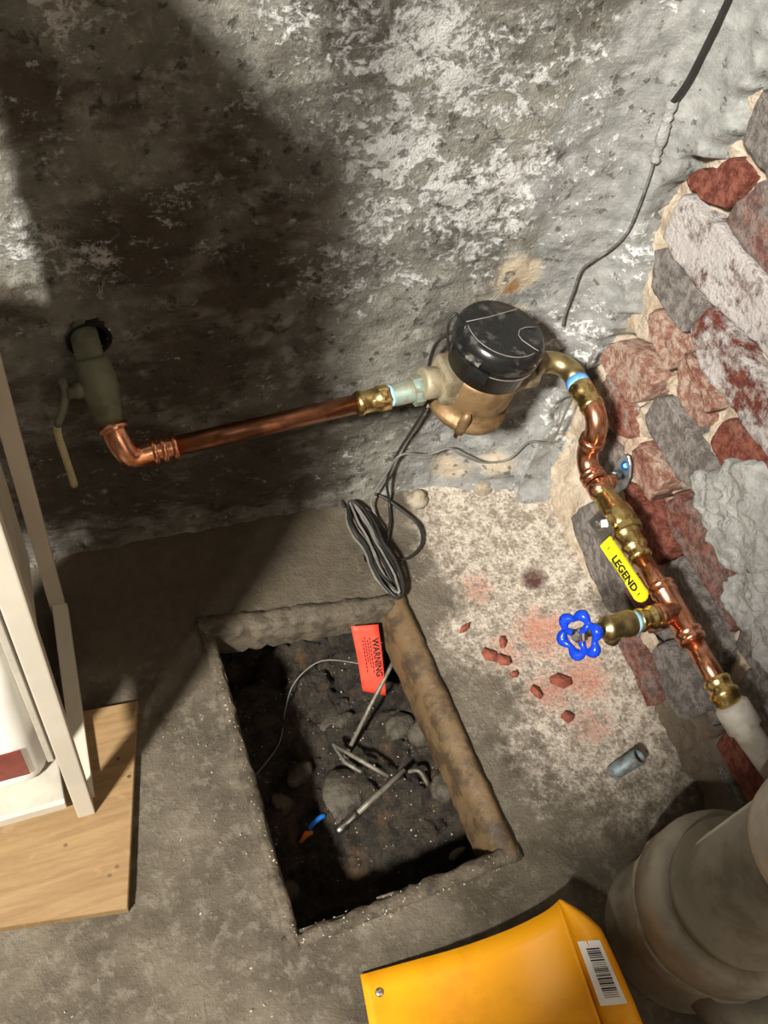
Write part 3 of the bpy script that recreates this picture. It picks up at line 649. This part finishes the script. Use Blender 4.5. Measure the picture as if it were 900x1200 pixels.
p_lo = [Vector((XP, yk - .001, ZL + R1 + .008))] + arc((XP, yk - R1 - .001, ZL + R1), R1, 0, -math.pi / 2, (0, 1, 0), (0, 0, 1), 9) + [Vector((XP, .540, ZL))]
MB().tube(p_lo, .0132, 18).build('elbow_fitting', 'copper', co)
MB().lathe([(0, .0134), (.0015, .0158), (.005, .0158), (.0065, .0140), (.009, .0158), (.0125, .0158), (.014, .0134)], (XP, .555, ZL), (0, -1, 0), 22).build('elbow_bead', 'copper', co)
# ball valve
bv = thing('ball_valve', (XP, .476, ZL), 'brass ball valve with yellow lever on the copper pipe', 'valve')
MB().lathe([(0, .0128), (.004, .0142), (.010, .0142), (.012, .0128), (.018, .0128), (.020, .0150), (.026, .0150), (.028, .0162), (.034, .0162), (.038, .0200), (.046, .0212), (.058, .0212), (.064, .0190), (.068, .0165), (.074, .0165), (.076, .0150), (.086, .0150), (.088, .0162), (.093, .0162), (.095, .0130), (.100, .0130), (.102, .0148), (.107, .0148), (.109, .0118)], (XP, .532, ZL), (0, -1, 0), 28).build('valve_body', 'brass', bv)
MB().lathe([(0, .0207), (.001, .0222), (.008, .0222), (.009, .0207)], (XP, .469, ZL), (0, -1, 0), 8).build('hex_ring', 'brass', bv)
sd = Vector((-.93, -.1, .36)).normalized(); sc_ = Vector((XP, .478, ZL))
MB().lathe([(.016, .0110), (.024, .0110), (.026, .0085), (.034, .0085)], sc_, sd, 18).build('stem_boss', 'brass', bv)
MB().lathe([(.033, .0042), (.048, .0042)], sc_, sd, 12).build('stem', 'chrome', bv)
MB().lathe([(.036, .0082), (.043, .0082)], sc_, sd, 6).build('stem_nut', 'chrome', bv)
lv0 = sc_ + sd * .040; wv = Vector((.36, 0, .93)); wv = (wv - sd * wv.dot(sd)).normalized(); ld = sd.cross(wv).normalized()
if ld.y > 0: ld = -ld
m = MB()
for (a, b, w_, z0, z1) in [(-.012, .018, .022, -.004, -.004), (.018, .030, .018, -.004, .006)]:
    A = lv0 + ld * a + sd * z0; Bp = lv0 + ld * b + sd * z1
    vs = []
    for p in (A, Bp):
        for sgn in (-1, 1):
            for h in (-.0012, .0012): vs.append(m.b.verts.new(p + wv * w_ / 2 * sgn + sd * h))
    for q in [(0, 1, 3, 2), (4, 6, 7, 5), (0, 4, 5, 1), (2, 3, 7, 6), (0, 2, 6, 4), (1, 5, 7, 3)]: m.face([vs[i] for i in q])
m.build('lever_plate', 'chrome', bv)
poly = []
for t in np.linspace(0, 1, 5): poly.append((.024 + t * .072, -.0085 + (-.0005) * t))
for a in np.linspace(-80, 80, 7): poly.append((.098 + .0095 * math.cos(math.radians(a)), .0095 * math.sin(math.radians(a))))
for t in np.linspace(1, 0, 5): poly.append((.024 + t * .072, .0085 + .0005 * t))
lvo = lv0 + sd * .004
lev = MB().slab(poly, .0050, (lvo, ld, wv, sd), .0016).build('lever_sleeve', 'yellow', bv)
tu = ld; tv = sd.cross(tu)
text_mesh('lettering', 'LEGEND', .0125, 'print', lev, lvo + ld * .046 + wv * -.0045 * (1 if tv.dot(wv) > 0 else -1) + sd * .0052, ld, wv, sd, .0005)
for k in range(2):
    MB().slab([(0, 0), (.030, 0), (.030, .0007), (0, .0007)], .0003, (lvo + ld * .048 + wv * (-.0062 - .0016 * k) + sd * .0050, ld, wv, sd)).build('small_print', 'print', lev)
for a in (.034, .0975):
    MB().slab([(0, 0), (.0012, 0), (.0012, .0045), (0, .0045)], .0003, (lvo + ld * a + wv * -.0022 + sd * .0050, ld, wv, sd)).build('small_print', 'print', lev)
# tee and lower copper length
tp = thing('copper_tee_pipe', (XP, .35, ZL), 'copper pipe with press tee below the yellow-handled ball valve', 'pipe')
Z3 = .268
MB().tube([(XP, .4225, ZL), (XP, .365, Z3 - .002)], .0111, 18).build('pipe_length', 'copper', tp)
MB().lathe([(0, .0118), (.002, .0158), (.006, .0158), (.008, .0138), (.011, .0158), (.014, .0158), (.016, .0136), (.062, .0136), (.064, .0158), (.068, .0158), (.070, .0138), (.073, .0158), (.077, .0158), (.079, .0118)], (XP, .386, Z3), (0, -1, 0), 24).build('tee_body', 'copper', tp)
MB().lathe([(0, .0120), (.018, .0128), (.020, .0148), (.025, .0148), (.027, .0128), (.034, .0124)], (XP, .346, Z3 + .002), (-1, 0, .03), 22).build('tee_branch', 'copper', tp)
MB().tube([(XP, .310, Z3), (XP, .248, Z3)], .0111, 18).build('pipe_length', 'copper', tp)
MB().lathe([(0, .0122), (.001, .0150), (.006, .0150), (.008, .0136), (.014, .0136), (.016, .0165), (.022, .0165), (.024, .0140), (.034, .0132)], (XP, .262, Z3), (0, -1, 0), 24).build('press_adapter', 'brass', tp)
# drain valve with blue wheel
dvv = thing('drain_valve', (.52, .346, .278), 'small brass drain valve with blue round handwheel', 'valve')
dx = Vector((-1, 0, .06)).normalized(); D0 = Vector((XP - .026, .346, Z3 + .004))
MB().lathe([(0, .0120), (.004, .0138), (.010, .0138), (.012, .0118), (.020, .0118), (.022, .0134), (.026, .0134), (.028, .0120)], D0, dx, 22).build('adapter', 'brass', dvv)
MB().lathe([(0, .0124), (.007, .0128)], D0 + dx * .028, dx, 20).build('thread_tape', 'bluetape', dvv)
MB().lathe([(0, .0135), (.003, .0150), (.012, .0150), (.016, .0135), (.026, .0130), (.030, .0145), (.036, .0135), (.038, .0090), (.044, .0080)], D0 + dx * .034, dx, 22).build('valve_body', 'brass_old', dvv)
MB().lathe([(0, .0095), (.018, .0085), (.020, .0075)], D0 + dx * .052 + Vector((0, 0, -.006)), (-.2, -.25, -1), 16).build('spout', 'brass_old', dvv)
MB().lathe([(0, .0040), (.032, .0040)], D0 + dx * .074, dx, 10).build('stem', 'brass_old', dvv)
WC = D0 + dx * .102; hx = Vector((-.88, -.28, .38)).normalized()
hu = hx.cross(Vector((0, 0, 1))).normalized(); hv = hx.cross(hu)
m = MB(); path = []; rad = []
for i in range(73):
    a = 2 * math.pi * i / 72; r = .0205 + .0022 * math.cos(6 * a); path.append(WC + (hu * math.cos(a) + hv * math.sin(a)) * r); rad.append(.0050 + .0016 * math.cos(6 * a))
m.tube(path, rad, 10, cap=False)
wheel = m.build('handwheel', 'bluewheel', dvv)
m = MB()
for k in range(3):
    a = 2 * math.pi * (k + .25) / 3; m.tube([WC + hx * -.001, WC + (hu * math.cos(a) + hv * math.sin(a)) * .012 + hx * .0005, WC + (hu * math.cos(a) + hv * math.sin(a)) * .020], [.0052, .0038, .0036], 8)
m.build('wheel_spokes', 'bluewheel', wheel)
MB().lathe([(-.004, .0088), (.003, .0088), (.004, .0065), (.007, .0065), (.009, .0040)], WC, hx, 6).build('wheel_nut', 'chrome', wheel)
# PVC continuation
pv = thing('pvc_pipe', (.62, .19, .24), 'grey-white plastic pipe with socket after the brass adapter', 'pipe')
q0 = Vector((XP, .232, Z3)); q1 = Vector((XP + .004, .205, Z3 - .006)); qd = (Vector((.655, .150, .200)) - q1).normalized()
MB().lathe([(-.004, .0140), (.0, .0185), (.026, .0190), (.028, .0150)], q0 + Vector((0, -.002, 0)), (q1 - q0) + qd * .02, 24).build('socket', 'pvc', pv)
MB().tube(smooth_path([q0 + Vector((.002, -.018, -.004)), q1 + qd * .01, q1 + qd * .06, Vector((.662, .142, .190)), Vector((.664, .02, .188)), Vector((.664, -.4, .188))], 5), .0145, 18).build('pipe_length', 'pvc', pv)
# pipe bracket
bk = thing('pipe_bracket', (.69, .593, .19), 'galvanised steel wall plate with blue screws and copper pipe clamp', 'bracket')
fr = ((.688, .588, .19), (0, -1, 0), (0, 0, 1), (-1, 0, 0))
MB().slab([(-.018, -.036), (-.010, -.040), (.002, -.034), (.016, -.018), (.022, .0), (.020, .020), (.010, .036), (.0, .042), (-.008, .036), (-.012, .015), (-.010, -.01), (-.016, -.024)], .003, fr, .001).build('wall_plate', 'galv', bk)
for (a, b) in ((.004, .026), (-.008, -.027)):
    MB().lathe([(0, .0065), (.002, .0068), (.005, .004)], (.685, .588 - a, .19 + b), (-1, 0, 0), 6).build('screw', 'bluescrew', bk)
MB().lathe([(0, .0070), (.016, .0070), (.018, .0055), (.040, .0055)], (.686, .588, .192), Vector((.622, .548, .252)) - Vector((.686, .588, .192)), 16).build('standoff', 'galv', bk)
MB().lathe([(0, .0138), (.001, .0152), (.014, .0152), (.015, .0138)], (XP, .537, ZL), (0, -1, 0), 22).build('clamp_ring', 'copper', bk)
MB().lathe([(0, .0085), (.010, .0095), (.016, .0070)], (.610, .534, .262), (.8, .25, -.1), 14).build('clamp_ear', 'copper', bk)

# rusty stub
st = thing('pipe_stub', (.585, .268, 0), 'short corroded open pipe stub sticking up from the floor', 'pipe stub')
sa_ = Vector((.577, .268, -.012)); sb_ = Vector((.603, .2665, .036)); sdv = sb_ - sa_
MB().lathe([(0, .0105), (.056, .0105), (.056, .0082), (.030, .0080)], sa_, sdv, 20, cap=False).build('stub_wall', 'rustgalv', st)
MB().lathe([(.030, .0080), (.031, .0001)], sa_, sdv, 20).build('stub_bore', 'hole', st)

# ------------------------------------------------------------------ soil stack
sk = thing('soil_stack', (.563, .072, 0), 'thick grey painted drain stack with hubs rising from the floor', 'drain pipe')
CX, CY = .563, .072
MB().lathe([(-.01, .090), (.004, .088), (.05, .082), (.105, .080)], (CX, CY, 0), (0, 0, 1), 48).build('base_pipe', 'stack', sk)
MB().lathe([(.095, .080), (.105, .088), (.112, .093), (.145, .093), (.158, .090), (.160, .080), (.160, .070)], (CX, CY, 0), (0, 0, 1), 48).build('hub', 'stack', sk)
MB().lathe([(.130, .070), (.164, .074), (.172, .076), (.178, .076), (.182, .063), (.40, .061)], (CX, CY, 0), (0, 0, 1), 48).build('stack_pipe', 'stack', sk)
MB().lathe([(.322, .061), (.328, .072), (.34, .074), (.40, .074), (.41, .062), (.9, .061), (1.9, .061)], (CX + .004, CY - .004, 0), (0, 0, 1), 48).build('upper_hub', 'stack_white', sk)
MB().lathe([(0, .045), (.09, .045), (.095, .052), (.115, .052), (.118, .042)], (CX, CY - .05, .03), (.25, -1, .30), 30).build('cleanout_branch', 'stack', sk)
rr = random.Random(9)
MB().tube([(CX + .0885 * math.cos(a), CY + .0885 * math.sin(a), .101 + .003 * math.sin(5 * a) + rr.uniform(-.0015, .0015)) for a in np.linspace(0, 2 * math.pi, 61)], [.0045 + rr.uniform(-.002, .002) for _ in range(61)], 8, cap=False).build('sealant_bead', 'stack', sk)

# ------------------------------------------------------------------ shelf at the left
sh = thing('shelf_unit', (-.2, .54, .018), 'white metal shelf frame standing on the pine board', 'shelf')
def post(x, y, z0, z1): return MB().box((x, y, (z0 + z1) / 2), (.019, .019, z1 - z0), None, .0015).build('post', 'white_metal', sh)
SX = -.0575; SL = -.46
for x in (SX, SL):
    post(x, .407, .018, 1.32); post(x + (.010 if x == SX else 0), .681, .018, 1.32)
    ax = x + .005 if x == SX else x
    MB().box((ax + .003, .544, .0275), (.019, .256, .019), Matrix.Rotation(math.radians(-2.2) if x == SX else 0, 3, 'Z'), .0015).build('bottom_rail', 'white_metal', sh)
MB().box((SX - .013, .540, .575), (.006, .256, .83), Matrix.Rotation(math.radians(-2), 3, 'Z'), .001).build('side_panel', 'grey_panel', sh)
for z in (.038, .56, 1.30):  # middle board is added out of view to shade the low wall
    MB().box(((SX + SL) / 2 - .010, .545, z), (.385, .262, .014), None, .002).build('shelf_board', 'grey_panel' if z < .1 else 'white_metal', sh)
MB().box(((SX + SL) / 2 - .010, .412, .037), (.385, .006, .018), None, .001).build('shelf_lip', 'white_metal', sh)
# white jug on the lowest shelf
jg = thing('plastic_jug', (-.150, .51, .045), 'white rounded plastic jug with dark red label on the low shelf', 'jug')
JX, JY = -.150, .510
def rrect(w, h, r, n=6):
    out = []
    for (cx, cy, a0) in ((w - r, h - r, 0), (-w + r, h - r, 90), (-w + r, -h + r, 180), (w - r, -h + r, 270)):
        for i in range(n): a = math.radians(a0 + 90 * i / (n - 1)); out.append((cx + r * math.cos(a), cy + r * math.sin(a)))
    return out
m = MB(); rings = []
for z, f in [(0, .86), (.003, .93), (.012, .985), (.03, 1.0), (.20, 1.0), (.24, .97), (.27, .84), (.29, .6), (.305, .36), (.335, .34)]:
    rings.append([m.b.verts.new((JX + p[0] * f, JY + p[1] * f, .0452 + z)) for p in rrect(.066, .070, .030)])
for a, b in zip(rings, rings[1:]):
    for i in range(len(a)): m.face([a[i], a[(i + 1) % len(a)], b[(i + 1) % len(b)], b[i]], True)
m.face(rings[0][::-1]); m.face(rings[-1]); m.build('jug_body', 'jug', jg)
MB().lathe([(0, .026), (.022, .026), (.024, .024)], (JX, JY, .0452 + .333), (0, 0, 1), 24).build('jug_cap', 'maroon', jg)
MB().box((JX - .002, JY - .0704, .0452 + .068), (.096, .0012, .066), None, 0).build('jug_label', 'maroon', jg)

# pine board under the shelf
pb = MB().slab([(.024, .522), (-.033, .285), (-.40, .345), (-.50, .56)], .018, ((0, 0, 0), (1, 0, 0), (0, 1, 0), (0, 0, 1)), .0012).build('pine_board', 'ply', None)
tag(pb, 'flat pine plywood board on the floor under the white shelf', 'board')
for i, (x, y) in enumerate([(-.012, .455), (-.004, .430), (-.085, .372), (-.045, .325), (-.036, .332)]):
    o = MB().lathe([(0, .0022), (.0004, .002)], (x, y, .0179), (0, 0, 1), 8, 0, (1.2, 1)).build('knot', 'wood_rim', pb)

# ------------------------------------------------------------------ yellow scoop
sc = thing('scoop', (.30, .06, 0), 'bright yellow-orange metal dustpan with a barcode sticker on its rim', 'dustpan')
front = [(.189, .144, .006), (.245, .139, .011), (.301, .133, .025), (.359, .131, .040), (.397, .133, .059), (.412, .137, .070)]
back = [(.150, -.15, .006), (.205, -.15, .010), (.265, -.15, .018), (.325, -.15, .028), (.375, -.15, .044), (.392, -.15, .055)]
front = smooth_path(front, 4); back = smooth_path(back, 4)
m = MB(); NR = 14; G = []
for j in range(NR + 1):
    t = j / NR; G.append([m.b.verts.new(front[i].lerp(back[i], t) + Vector((0, 0, -.020 * math.sin(math.pi * t) * math.sin(math.pi * i / (len(front) - 1)) * .4))) for i in range(len(front))])
for j in range(NR):
    for i in range(len(front) - 1): m.face([G[j][i], G[j][i + 1], G[j + 1][i + 1], G[j + 1][i]], True)
pan = m.build('pan', 'scoop', sc)
sm = pan.modifiers.new('thickness', 'SOLIDIFY'); sm.thickness = .0016; sm.offset = -1
# folded rim on the right
rim_pts = [((.412, .137, .070), (.413, .137, .071)), ((.411, .125, .069), (.421, .119, .080)), ((.410, .112, .068), (.430, .100, .085)), ((.409, .095, .067), (.4335, .082, .086)), ((.406, .03, .063), (.4335, .018, .085)), ((.399, -.06, .058), (.430, -.06, .081)), ((.392, -.15, .055), (.424, -.15, .078))]
m = MB(); A = smooth_path([p[0] for p in rim_pts], 4); Bq = smooth_path([p[1] for p in rim_pts], 4)
rows = [[m.b.verts.new(a) for a in A], [m.b.verts.new(a.lerp(b, .5) + Vector((-.001, 0, .002))) for a, b in zip(A, Bq)], [m.b.verts.new(b) for b in Bq], [m.b.verts.new(b + Vector((.006, .002, -.006)) * min(1, (a - b).length / .02)) for a, b in zip(A, Bq)], [m.b.verts.new(b + Vector((.010, .002, -.078 + .0 * b.z)) * min(1, (a - b).length / .02)) for a, b in zip(A, Bq)]]
for k in range(4):
    for i in range(len(A) - 1): m.face([rows[k][i], rows[k][i + 1], rows[k + 1][i + 1], rows[k + 1][i]], True)
rim = m.build('side_rim', 'scoop', sc); sm = rim.modifiers.new('thickness', 'SOLIDIFY'); sm.thickness = .0014; sm.offset = 1
MB().lathe([(0, .0050), (.0012, .0046), (.0020, .0028), (.0022, .0008)], (.203, .121, .0085), (0, 0, 1), 16).build('rivet', 'rivet', sc)
# sticker on the rim with bars
def rim_pt(s, t):
    """s along 0..1 (y .094 -> .028), t across 0..1"""
    y = .094 - .064 * s
    a = Vector((.409 - .004 * s, y, .0668 - .004 * s)); b = Vector((.4335, y - .010, .0860))
    return a.lerp(b, t) + Vector((-.0012, 0, .0034 - .0006 * abs(t - .5)))
m = MB(); c4 = [m.b.verts.new(rim_pt(s, t)) for s, t in ((0, .16), (0, .92), (1, .92), (1, .16))]; m.face(c4)
stk = m.build('barcode_sticker', 'paper', sc); stk.modifiers.new('thickness', 'SOLIDIFY').thickness = .0003
rr = random.Random(12); m = MB(); s_ = .12
while s_ < .88:
    wd = rr.choice([.010, .010, .018, .026])
    vs = [m.b.verts.new(rim_pt(a, t) + Vector((-.0003, 0, .0005))) for a, t in ((s_, .36), (s_, .80), (s_ + wd, .80), (s_ + wd, .36))]; m.face(vs); s_ += wd + rr.choice([.010, .016, .022])
m.build('barcode', 'print', stk)

# ------------------------------------------------------------------ cables
def cable(name, pts, r, mat, label, sub=6):
    o = MB().tube(smooth_path(pts, sub), r, 8).build(name, mat); return tag(o, label, 'cable')
cable('signal_cable', [(.470, .724, .372), (.450, .738, .335), (.452, .742, .27), (.462, .742, .222), (.450, .745, .165), (.436, .745, .118), (.428, .742, .065), (.436, .735, .018), (.425, .70, .012), (.405, .665, .014)], .0022, 'cable', 'black cable dropping from the water meter behind the coupling to the coil')
cable('grey_cable', [(.652, .690, .330), (.652, .694, .22), (.645, .690, .155), (.629, .715, .128), (.606, .716, .095), (.569, .722, .090), (.530, .728, .112), (.512, .738, .119), (.483, .742, .108), (.441, .742, .120), (.425, .742, .085), (.405, .735, .035), (.41, .715, .014)], .0017, 'cable_grey', 'thin grey cable sagging along the wall foot below the meter')
cl = thing('cable_coil', (.39, .66, .0), 'bundled coil of black cable lying on the floor behind the pit', 'cable coil')
rr = random.Random(3)
ca, cb = Vector((.376, .742, .012)), Vector((.391, .578, .012))
for k in range(13):
    wd = .0015 + .0017 * k + rr.uniform(-.002, .002); ex = rr.uniform(-.010, .010); ex2 = rr.uniform(-.006, .014)
    ax_ = (cb - ca).normalized(); sd_ = Vector((-ax_.y, ax_.x, 0)); pts = []
    for i in range(41):
        a = 2 * math.pi * i / 40; t = .5 - .5 * math.cos(a); wq = math.sin(a) * wd * (1 - .35 * math.sin(math.pi * t) ** 6)
        z = .006 + .0035 * (k % 4) + .003 * math.sin(a * 2 + k) + .004 * math.sin(math.pi * t)
        pts.append(ca + (cb - ca) * (t * (1 + ex2 * 4) + ex) + sd_ * (wq + rr.uniform(-.0008, .0008)) + Vector((0, 0, z)))
    MB().tube(pts, .0019, 7, cap=False).build('cable_turn', 'cable' if k % 3 else 'cable_grey', cl)
MB().tube(smooth_path([(.368, .744, .016), (.372, .762, .018), (.395, .760, .018), (.425, .752, .018), (.452, .715, .016), (.466, .684, .014), (.458, .655, .012), (.430, .638, .012), (.403, .640, .016), (.388, .650, .018)], 6), .0023, 8).build('loose_loop', 'cable', cl)
MB().tube([(.383 + .014 * math.cos(a), .655 + .003 * math.sin(a), .014 + .015 * math.sin(a)) for a in np.linspace(0, 2 * math.pi, 17)], .0016, 6, cap=False).build('tie', 'cable', cl)
# corner cable: black at the top, plastered over further down
def on_corner(z, a, lift=.004):
    r = RC - lift - .006; s0 = XR - RC - .008
    return Vector((s0 + r * math.sin(a), YB - RC + r * math.cos(a), z))
cc = thing('corner_cable', (.67, .74, .5), 'dark cable running down the rounded plaster corner', 'cable')
def corner_pts(L_, lift):
    return [on_corner(z, math.radians(a), lift) for z, a in L_]
MB().tube(smooth_path(corner_pts([(.90, 56), (.80, 55), (.742, 53), (.700, 50), (.662, 46), (.636, 38)], .012), 5), .0034, 9).build('black_length', 'cable', cc)
MB().tube(smooth_path(corner_pts([(.640, 38), (.622, 40), (.606, 42), (.588, 44), (.57, 46)], .010), 4), [.004 + .003 * random.random() for _ in range(17)], 8).build('mortar_blob', 'cement', cc)
MB().tube(smooth_path(corner_pts([(.585, 44), (.55, 48), (.519, 50), (.49, 50), (.469, 46), (.448, 34), (.431, 18), (.418, 6), (.405, 4), (.38, 6), (.35, 6), (.325, 10)], .0125), 5), .0016, 8).build('plastered_length', 'cable_paint', cc)

# studs in the floor at the wall foot
for (x, y, lb) in ((.484, .736, 'low round stud on the floor nearer the cable coil'), (.592, .733, 'low round stud on the floor under the water meter')):
    o = MB().lathe([(0, .017), (.006, .0165), (.011, .013), (.0115, .0105), (.018, .0098), (.021, .006), (.0215, .001)], (x, y, .004), (0, 0, 1), 18, .3, (1, .92)).build('floor_stud', 'mound'); tag(o, lb, 'stud', 'studs at the wall foot')

# ------------------------------------------------------------------ things in the pit
tg = thing('warning_tag', (.345, .53, -.07), 'red paper warning tag hanging in the pit', 'tag')
TL, TR, BR_, BL = Vector((.322, .566, -.012)), Vector((.360, .559, -.012)), Vector((.360, .490, -.100)), Vector((.330, .506, -.100))
def tag_pt(s, t):
    p = TL.lerp(BL, s).lerp(TR.lerp(BR_, s), t); return p + Vector((.0, .0, .004 * math.sin(math.pi * s)))
m = MB(); G = [[m.b.verts.new(tag_pt(i / 12, j / 4)) for j in range(5)] for i in range(13)]
for i in range(12):
    for j in range(4): m.face([G[i][j], G[i][j + 1], G[i + 1][j + 1], G[i + 1][j]], True)
tb = m.build('tag_sheet', 'redtag', tg); tb.modifiers.new('thickness', 'SOLIDIFY').thickness = .0005
u_ = (tag_pt(.78, .6) - tag_pt(.22, .6)).normalized(); n_ = (tag_pt(.5, .2) - tag_pt(.5, .8)).cross(u_); n_ = n_ if n_.z > 0 else -n_
def tag_text(s0, t0, txt, size): return text_mesh('lettering', txt, size, 'print', tg, tag_pt(s0, t0) + n_.normalized() * .0022, u_, None, n_, .0003)
tag_text(.20, .68, 'WARNING', .0125)
for k in range(4):
    t = .58 - k * .09; s0 = .18 + .04 * (k % 2); s1 = .72 - .08 * (k % 3)
    m = MB(); prev = None; nn = 9
    for i in range(nn):
        a = s0 + (s1 - s0) * i / nn; b = a + (s1 - s0) / nn * .7
        m.face([m.b.verts.new(tag_pt(x, y) + n_.normalized() * .0012) for x, y in ((a, t), (a, t + .035), (b, t + .035), (b, t))])
    m.build('small_print', 'print', tg)
o = tag(MB().tube([(.386, .530, -.056), (.360, .506, -.080), (.335, .484, -.104), (.287, .438, -.150)], .0030, 10).build('grey_rod', 'rod'), 'thin grey rod leaning down through the red tag', 'rod')
wz = lambda x, y, h=.006: (x, y, soil_z(x, y) + h)
o = tag(MB().tube(smooth_path([wz(.16, .455), wz(.205, .49), wz(.225, .53, .012), wz(.250, .565, .03), (.290, .572, -.11), (.340, .548, -.10), (.352, .535, -.09)], 5), .0010, 6).build('tag_wire', 'cable_grey'), 'fine wire looping left from the red tag', 'wire')
sp = thing('bent_strip', (.30, .41, -.15), 'bent grey plastic strip half buried in the soil', 'strip')
MB().tube([wz(.270, .452, .034), (.296, .415, max(soil_z(.296, .415), soil_z(.31, .40)) + .024), wz(.326, .380, .026)], [.0024, .0034, .0030], 8).build('strip_leg', 'rod', sp)
MB().tube([wz(.270, .452, .034), wz(.279, .422, .026), wz(.292, .398, .022)], [.0022, .0030, .0024], 8).build('strip_leg', 'rod', sp)
rd = thing('ended_rod', (.30, .36, -.15), 'grey rod with a knobbed end lying across the soil', 'rod')
ra, rb = Vector((.256, .343, -.130)), Vector((.352, .385, -.118))
MB().tube([ra, rb], .0040, 12).build('rod_shaft', 'rod', rd)
MB().lathe([(-.020, .001), (-.019, .006), (-.012, .0075), (-.006, .005), (.0, .005), (.010, .0055), (.018, .0045)], ra, rb - ra, 14).build('rod_knob', 'rivet', rd)
MB().tube(smooth_path([wz(.360, .384, .024), wz(.372, .378, .026), wz(.382, .362, .020)], 4), .0028, 8).build('hook', 'rod', rd)
o = tag(MB().tube([Vector(wz(.219, .359, .012)) + Vector((.012 * math.cos(a), .005 * math.cos(a), .012 * math.sin(a))) for a in np.linspace(.1, math.pi - .1, 10)], .0036, 8).build('blue_loop', 'blueplast'), 'small bright blue plastic loop in the soil', 'plastic scrap')
o = tag(MB().tube([wz(.192, .345, .004), wz(.203, .352, .010), wz(.212, .351, .008)], [.002, .0048, .003], 8).build('orange_scrap', 'orange'), 'small orange plastic scrap beside the blue loop', 'plastic scrap')
def rock(name, c, sz, mat, label, cat, group, seed, flat=.8, sub=3):
    b = bmesh.new(); bmesh.ops.create_icosphere(b, subdivisions=sub, radius=1); rr = random.Random(seed)
    ph = [rr.uniform(0, 9) for _ in range(6)]
    for v in b.verts:
        p = v.co; k = 1 + .16 * math.sin(2.1 * p.x + ph[0]) + .14 * math.sin(2.7 * p.y + ph[1]) + .10 * math.sin(5 * p.z + 3 * p.x + ph[2]) + .06 * math.sin(9 * p.y + 6 * p.x + ph[3]) + (.22 * (float(fbm(p.x + .7 * p.z, p.y - .6 * p.z, 2.2, 4, seed, .65)) - .5) if sub > 2 else 0)
        v.co = Vector((p.x * sz[0] * k, p.y * sz[1] * k, p.z * sz[2] * k * flat))
    for f in b.faces: f.smooth = sub > 2
    m = MB(); m.merge(b, c, Matrix.Rotation(rr.uniform(0, 6), 3, 'Z')); o = m.build(name, mat, None, c); return tag(o, label, cat, group)
for i, (x, y, sx, sy, sz_, lb) in enumerate([(.265, .382, .040, .034, .022, 'large flat muddy stone between the strip and the rod'), (.415, .440, .028, .034, .028, 'grey stone against the right side of the pit'), (.375, .455, .026, .022, .018, 'dark stone between the bent strip and the right pit side'), (.150, .285, .024, .020, .018, 'stone in the near left corner of the pit'), (.215, .43, .022, .018, .014, 'small stone left of the bent strip'), (.30, .50, .030, .022, .015, 'flat stone below the red tag'), (.405, .355, .022, .020, .016, 'brown stone beside the hooked rod end'), (.185, .40, .018, .016, .012, 'small stone near the left pit wall')]):
    rock('pit_stone', (x, y, soil_z(x, y) + sz_ * .05), (sx * .95, sy * .95, sz_), 'stone', lb, 'stone', 'stones in the pit', i + 20)
o = tag(MB().lathe([(-.014, .001), (-.010, .0055), (.0, .0062), (.008, .0045), (.014, .001)], (.395, .268, soil_z(.395, .268) + .01), (1, .25, .1), 10).build('bone_like_scrap', 'mound'), 'pale elongated scrap on the near soil', 'scrap')

# ------------------------------------------------------------------ brick chips on the floor
chips = [(0.469, 0.513, .010, 'tiny brick chip nearest the cable coil'), (0.488, 0.463, .015, 'brick chip nearest the right pit edge'), (0.503, 0.45, .013, 'second brick chip from the right pit edge'), (0.513, 0.479, .011, 'brick chip farthest back in the chip cluster'), (0.566, 0.402, .019, 'largest brick chip below the blue handwheel'), (0.526, 0.395, .011, 'narrow brick chip in front of the largest chip'), (0.551, 0.352, .012, 'brick chip nearest the pipe stub'), (0.507, 0.428, .007, 'very small brick chip in the red dust')]
for i, (x, y, s, lb) in enumerate(chips):
    rock('brick_chip', (x, y, .006), (s, s * .55, .006), 'chip', lb, 'brick chip', 'brick chips on the dusty floor', i + 50, .9, 1)

# ------------------------------------------------------------------ crumbs (uncountable)
def crumbs(name, pts, lo, hi, label):
    m = MB(); rr = random.Random(2)
    for p in pts:
        s = rr.uniform(lo, hi); vs = [m.b.verts.new(Vector(p) + Vector((rr.uniform(-1, 1), rr.uniform(-1, 1), rr.uniform(0, .8))) * s) for _ in range(4)]
        for q in ((0, 1, 2), (0, 1, 3), (0, 2, 3), (1, 2, 3)): m.face([vs[i] for i in q])
    o = m.build(name, 'crumb'); return tag(o, label, 'debris', kind='stuff')
rr = random.Random(8); pts = []
for _ in range(420):
    x, y = rr.uniform(.14, .43), rr.uniform(.23, .60)
    pts.append((x, y, soil_z(x, y) + .001))
crumbs('soil_crumbs', pts, .0007, .0022, 'pale crumbs scattered over the pit soil')
pts = []
for _ in range(160):
    t = rr.random(); pts.append((.13 + .27 * t, .197 + .012 * t + rr.uniform(-.012, .012), .008))
for _ in range(120):
    pts.append((rr.uniform(.125, .135), rr.uniform(.2, .6), .008))
for _ in range(90): pts.append((rr.uniform(.035, .115), rr.uniform(.02, .5), .002))
for _ in range(60): pts.append((rr.uniform(-.2, .03), rr.uniform(.05, .25), .002))
for _ in range(500): pts.append((rr.uniform(.43, .65), rr.uniform(.25, .72), .003))
crumbs('floor_crumbs', pts, .0006, .0020, 'pale grit scattered along the floor and pit edge')
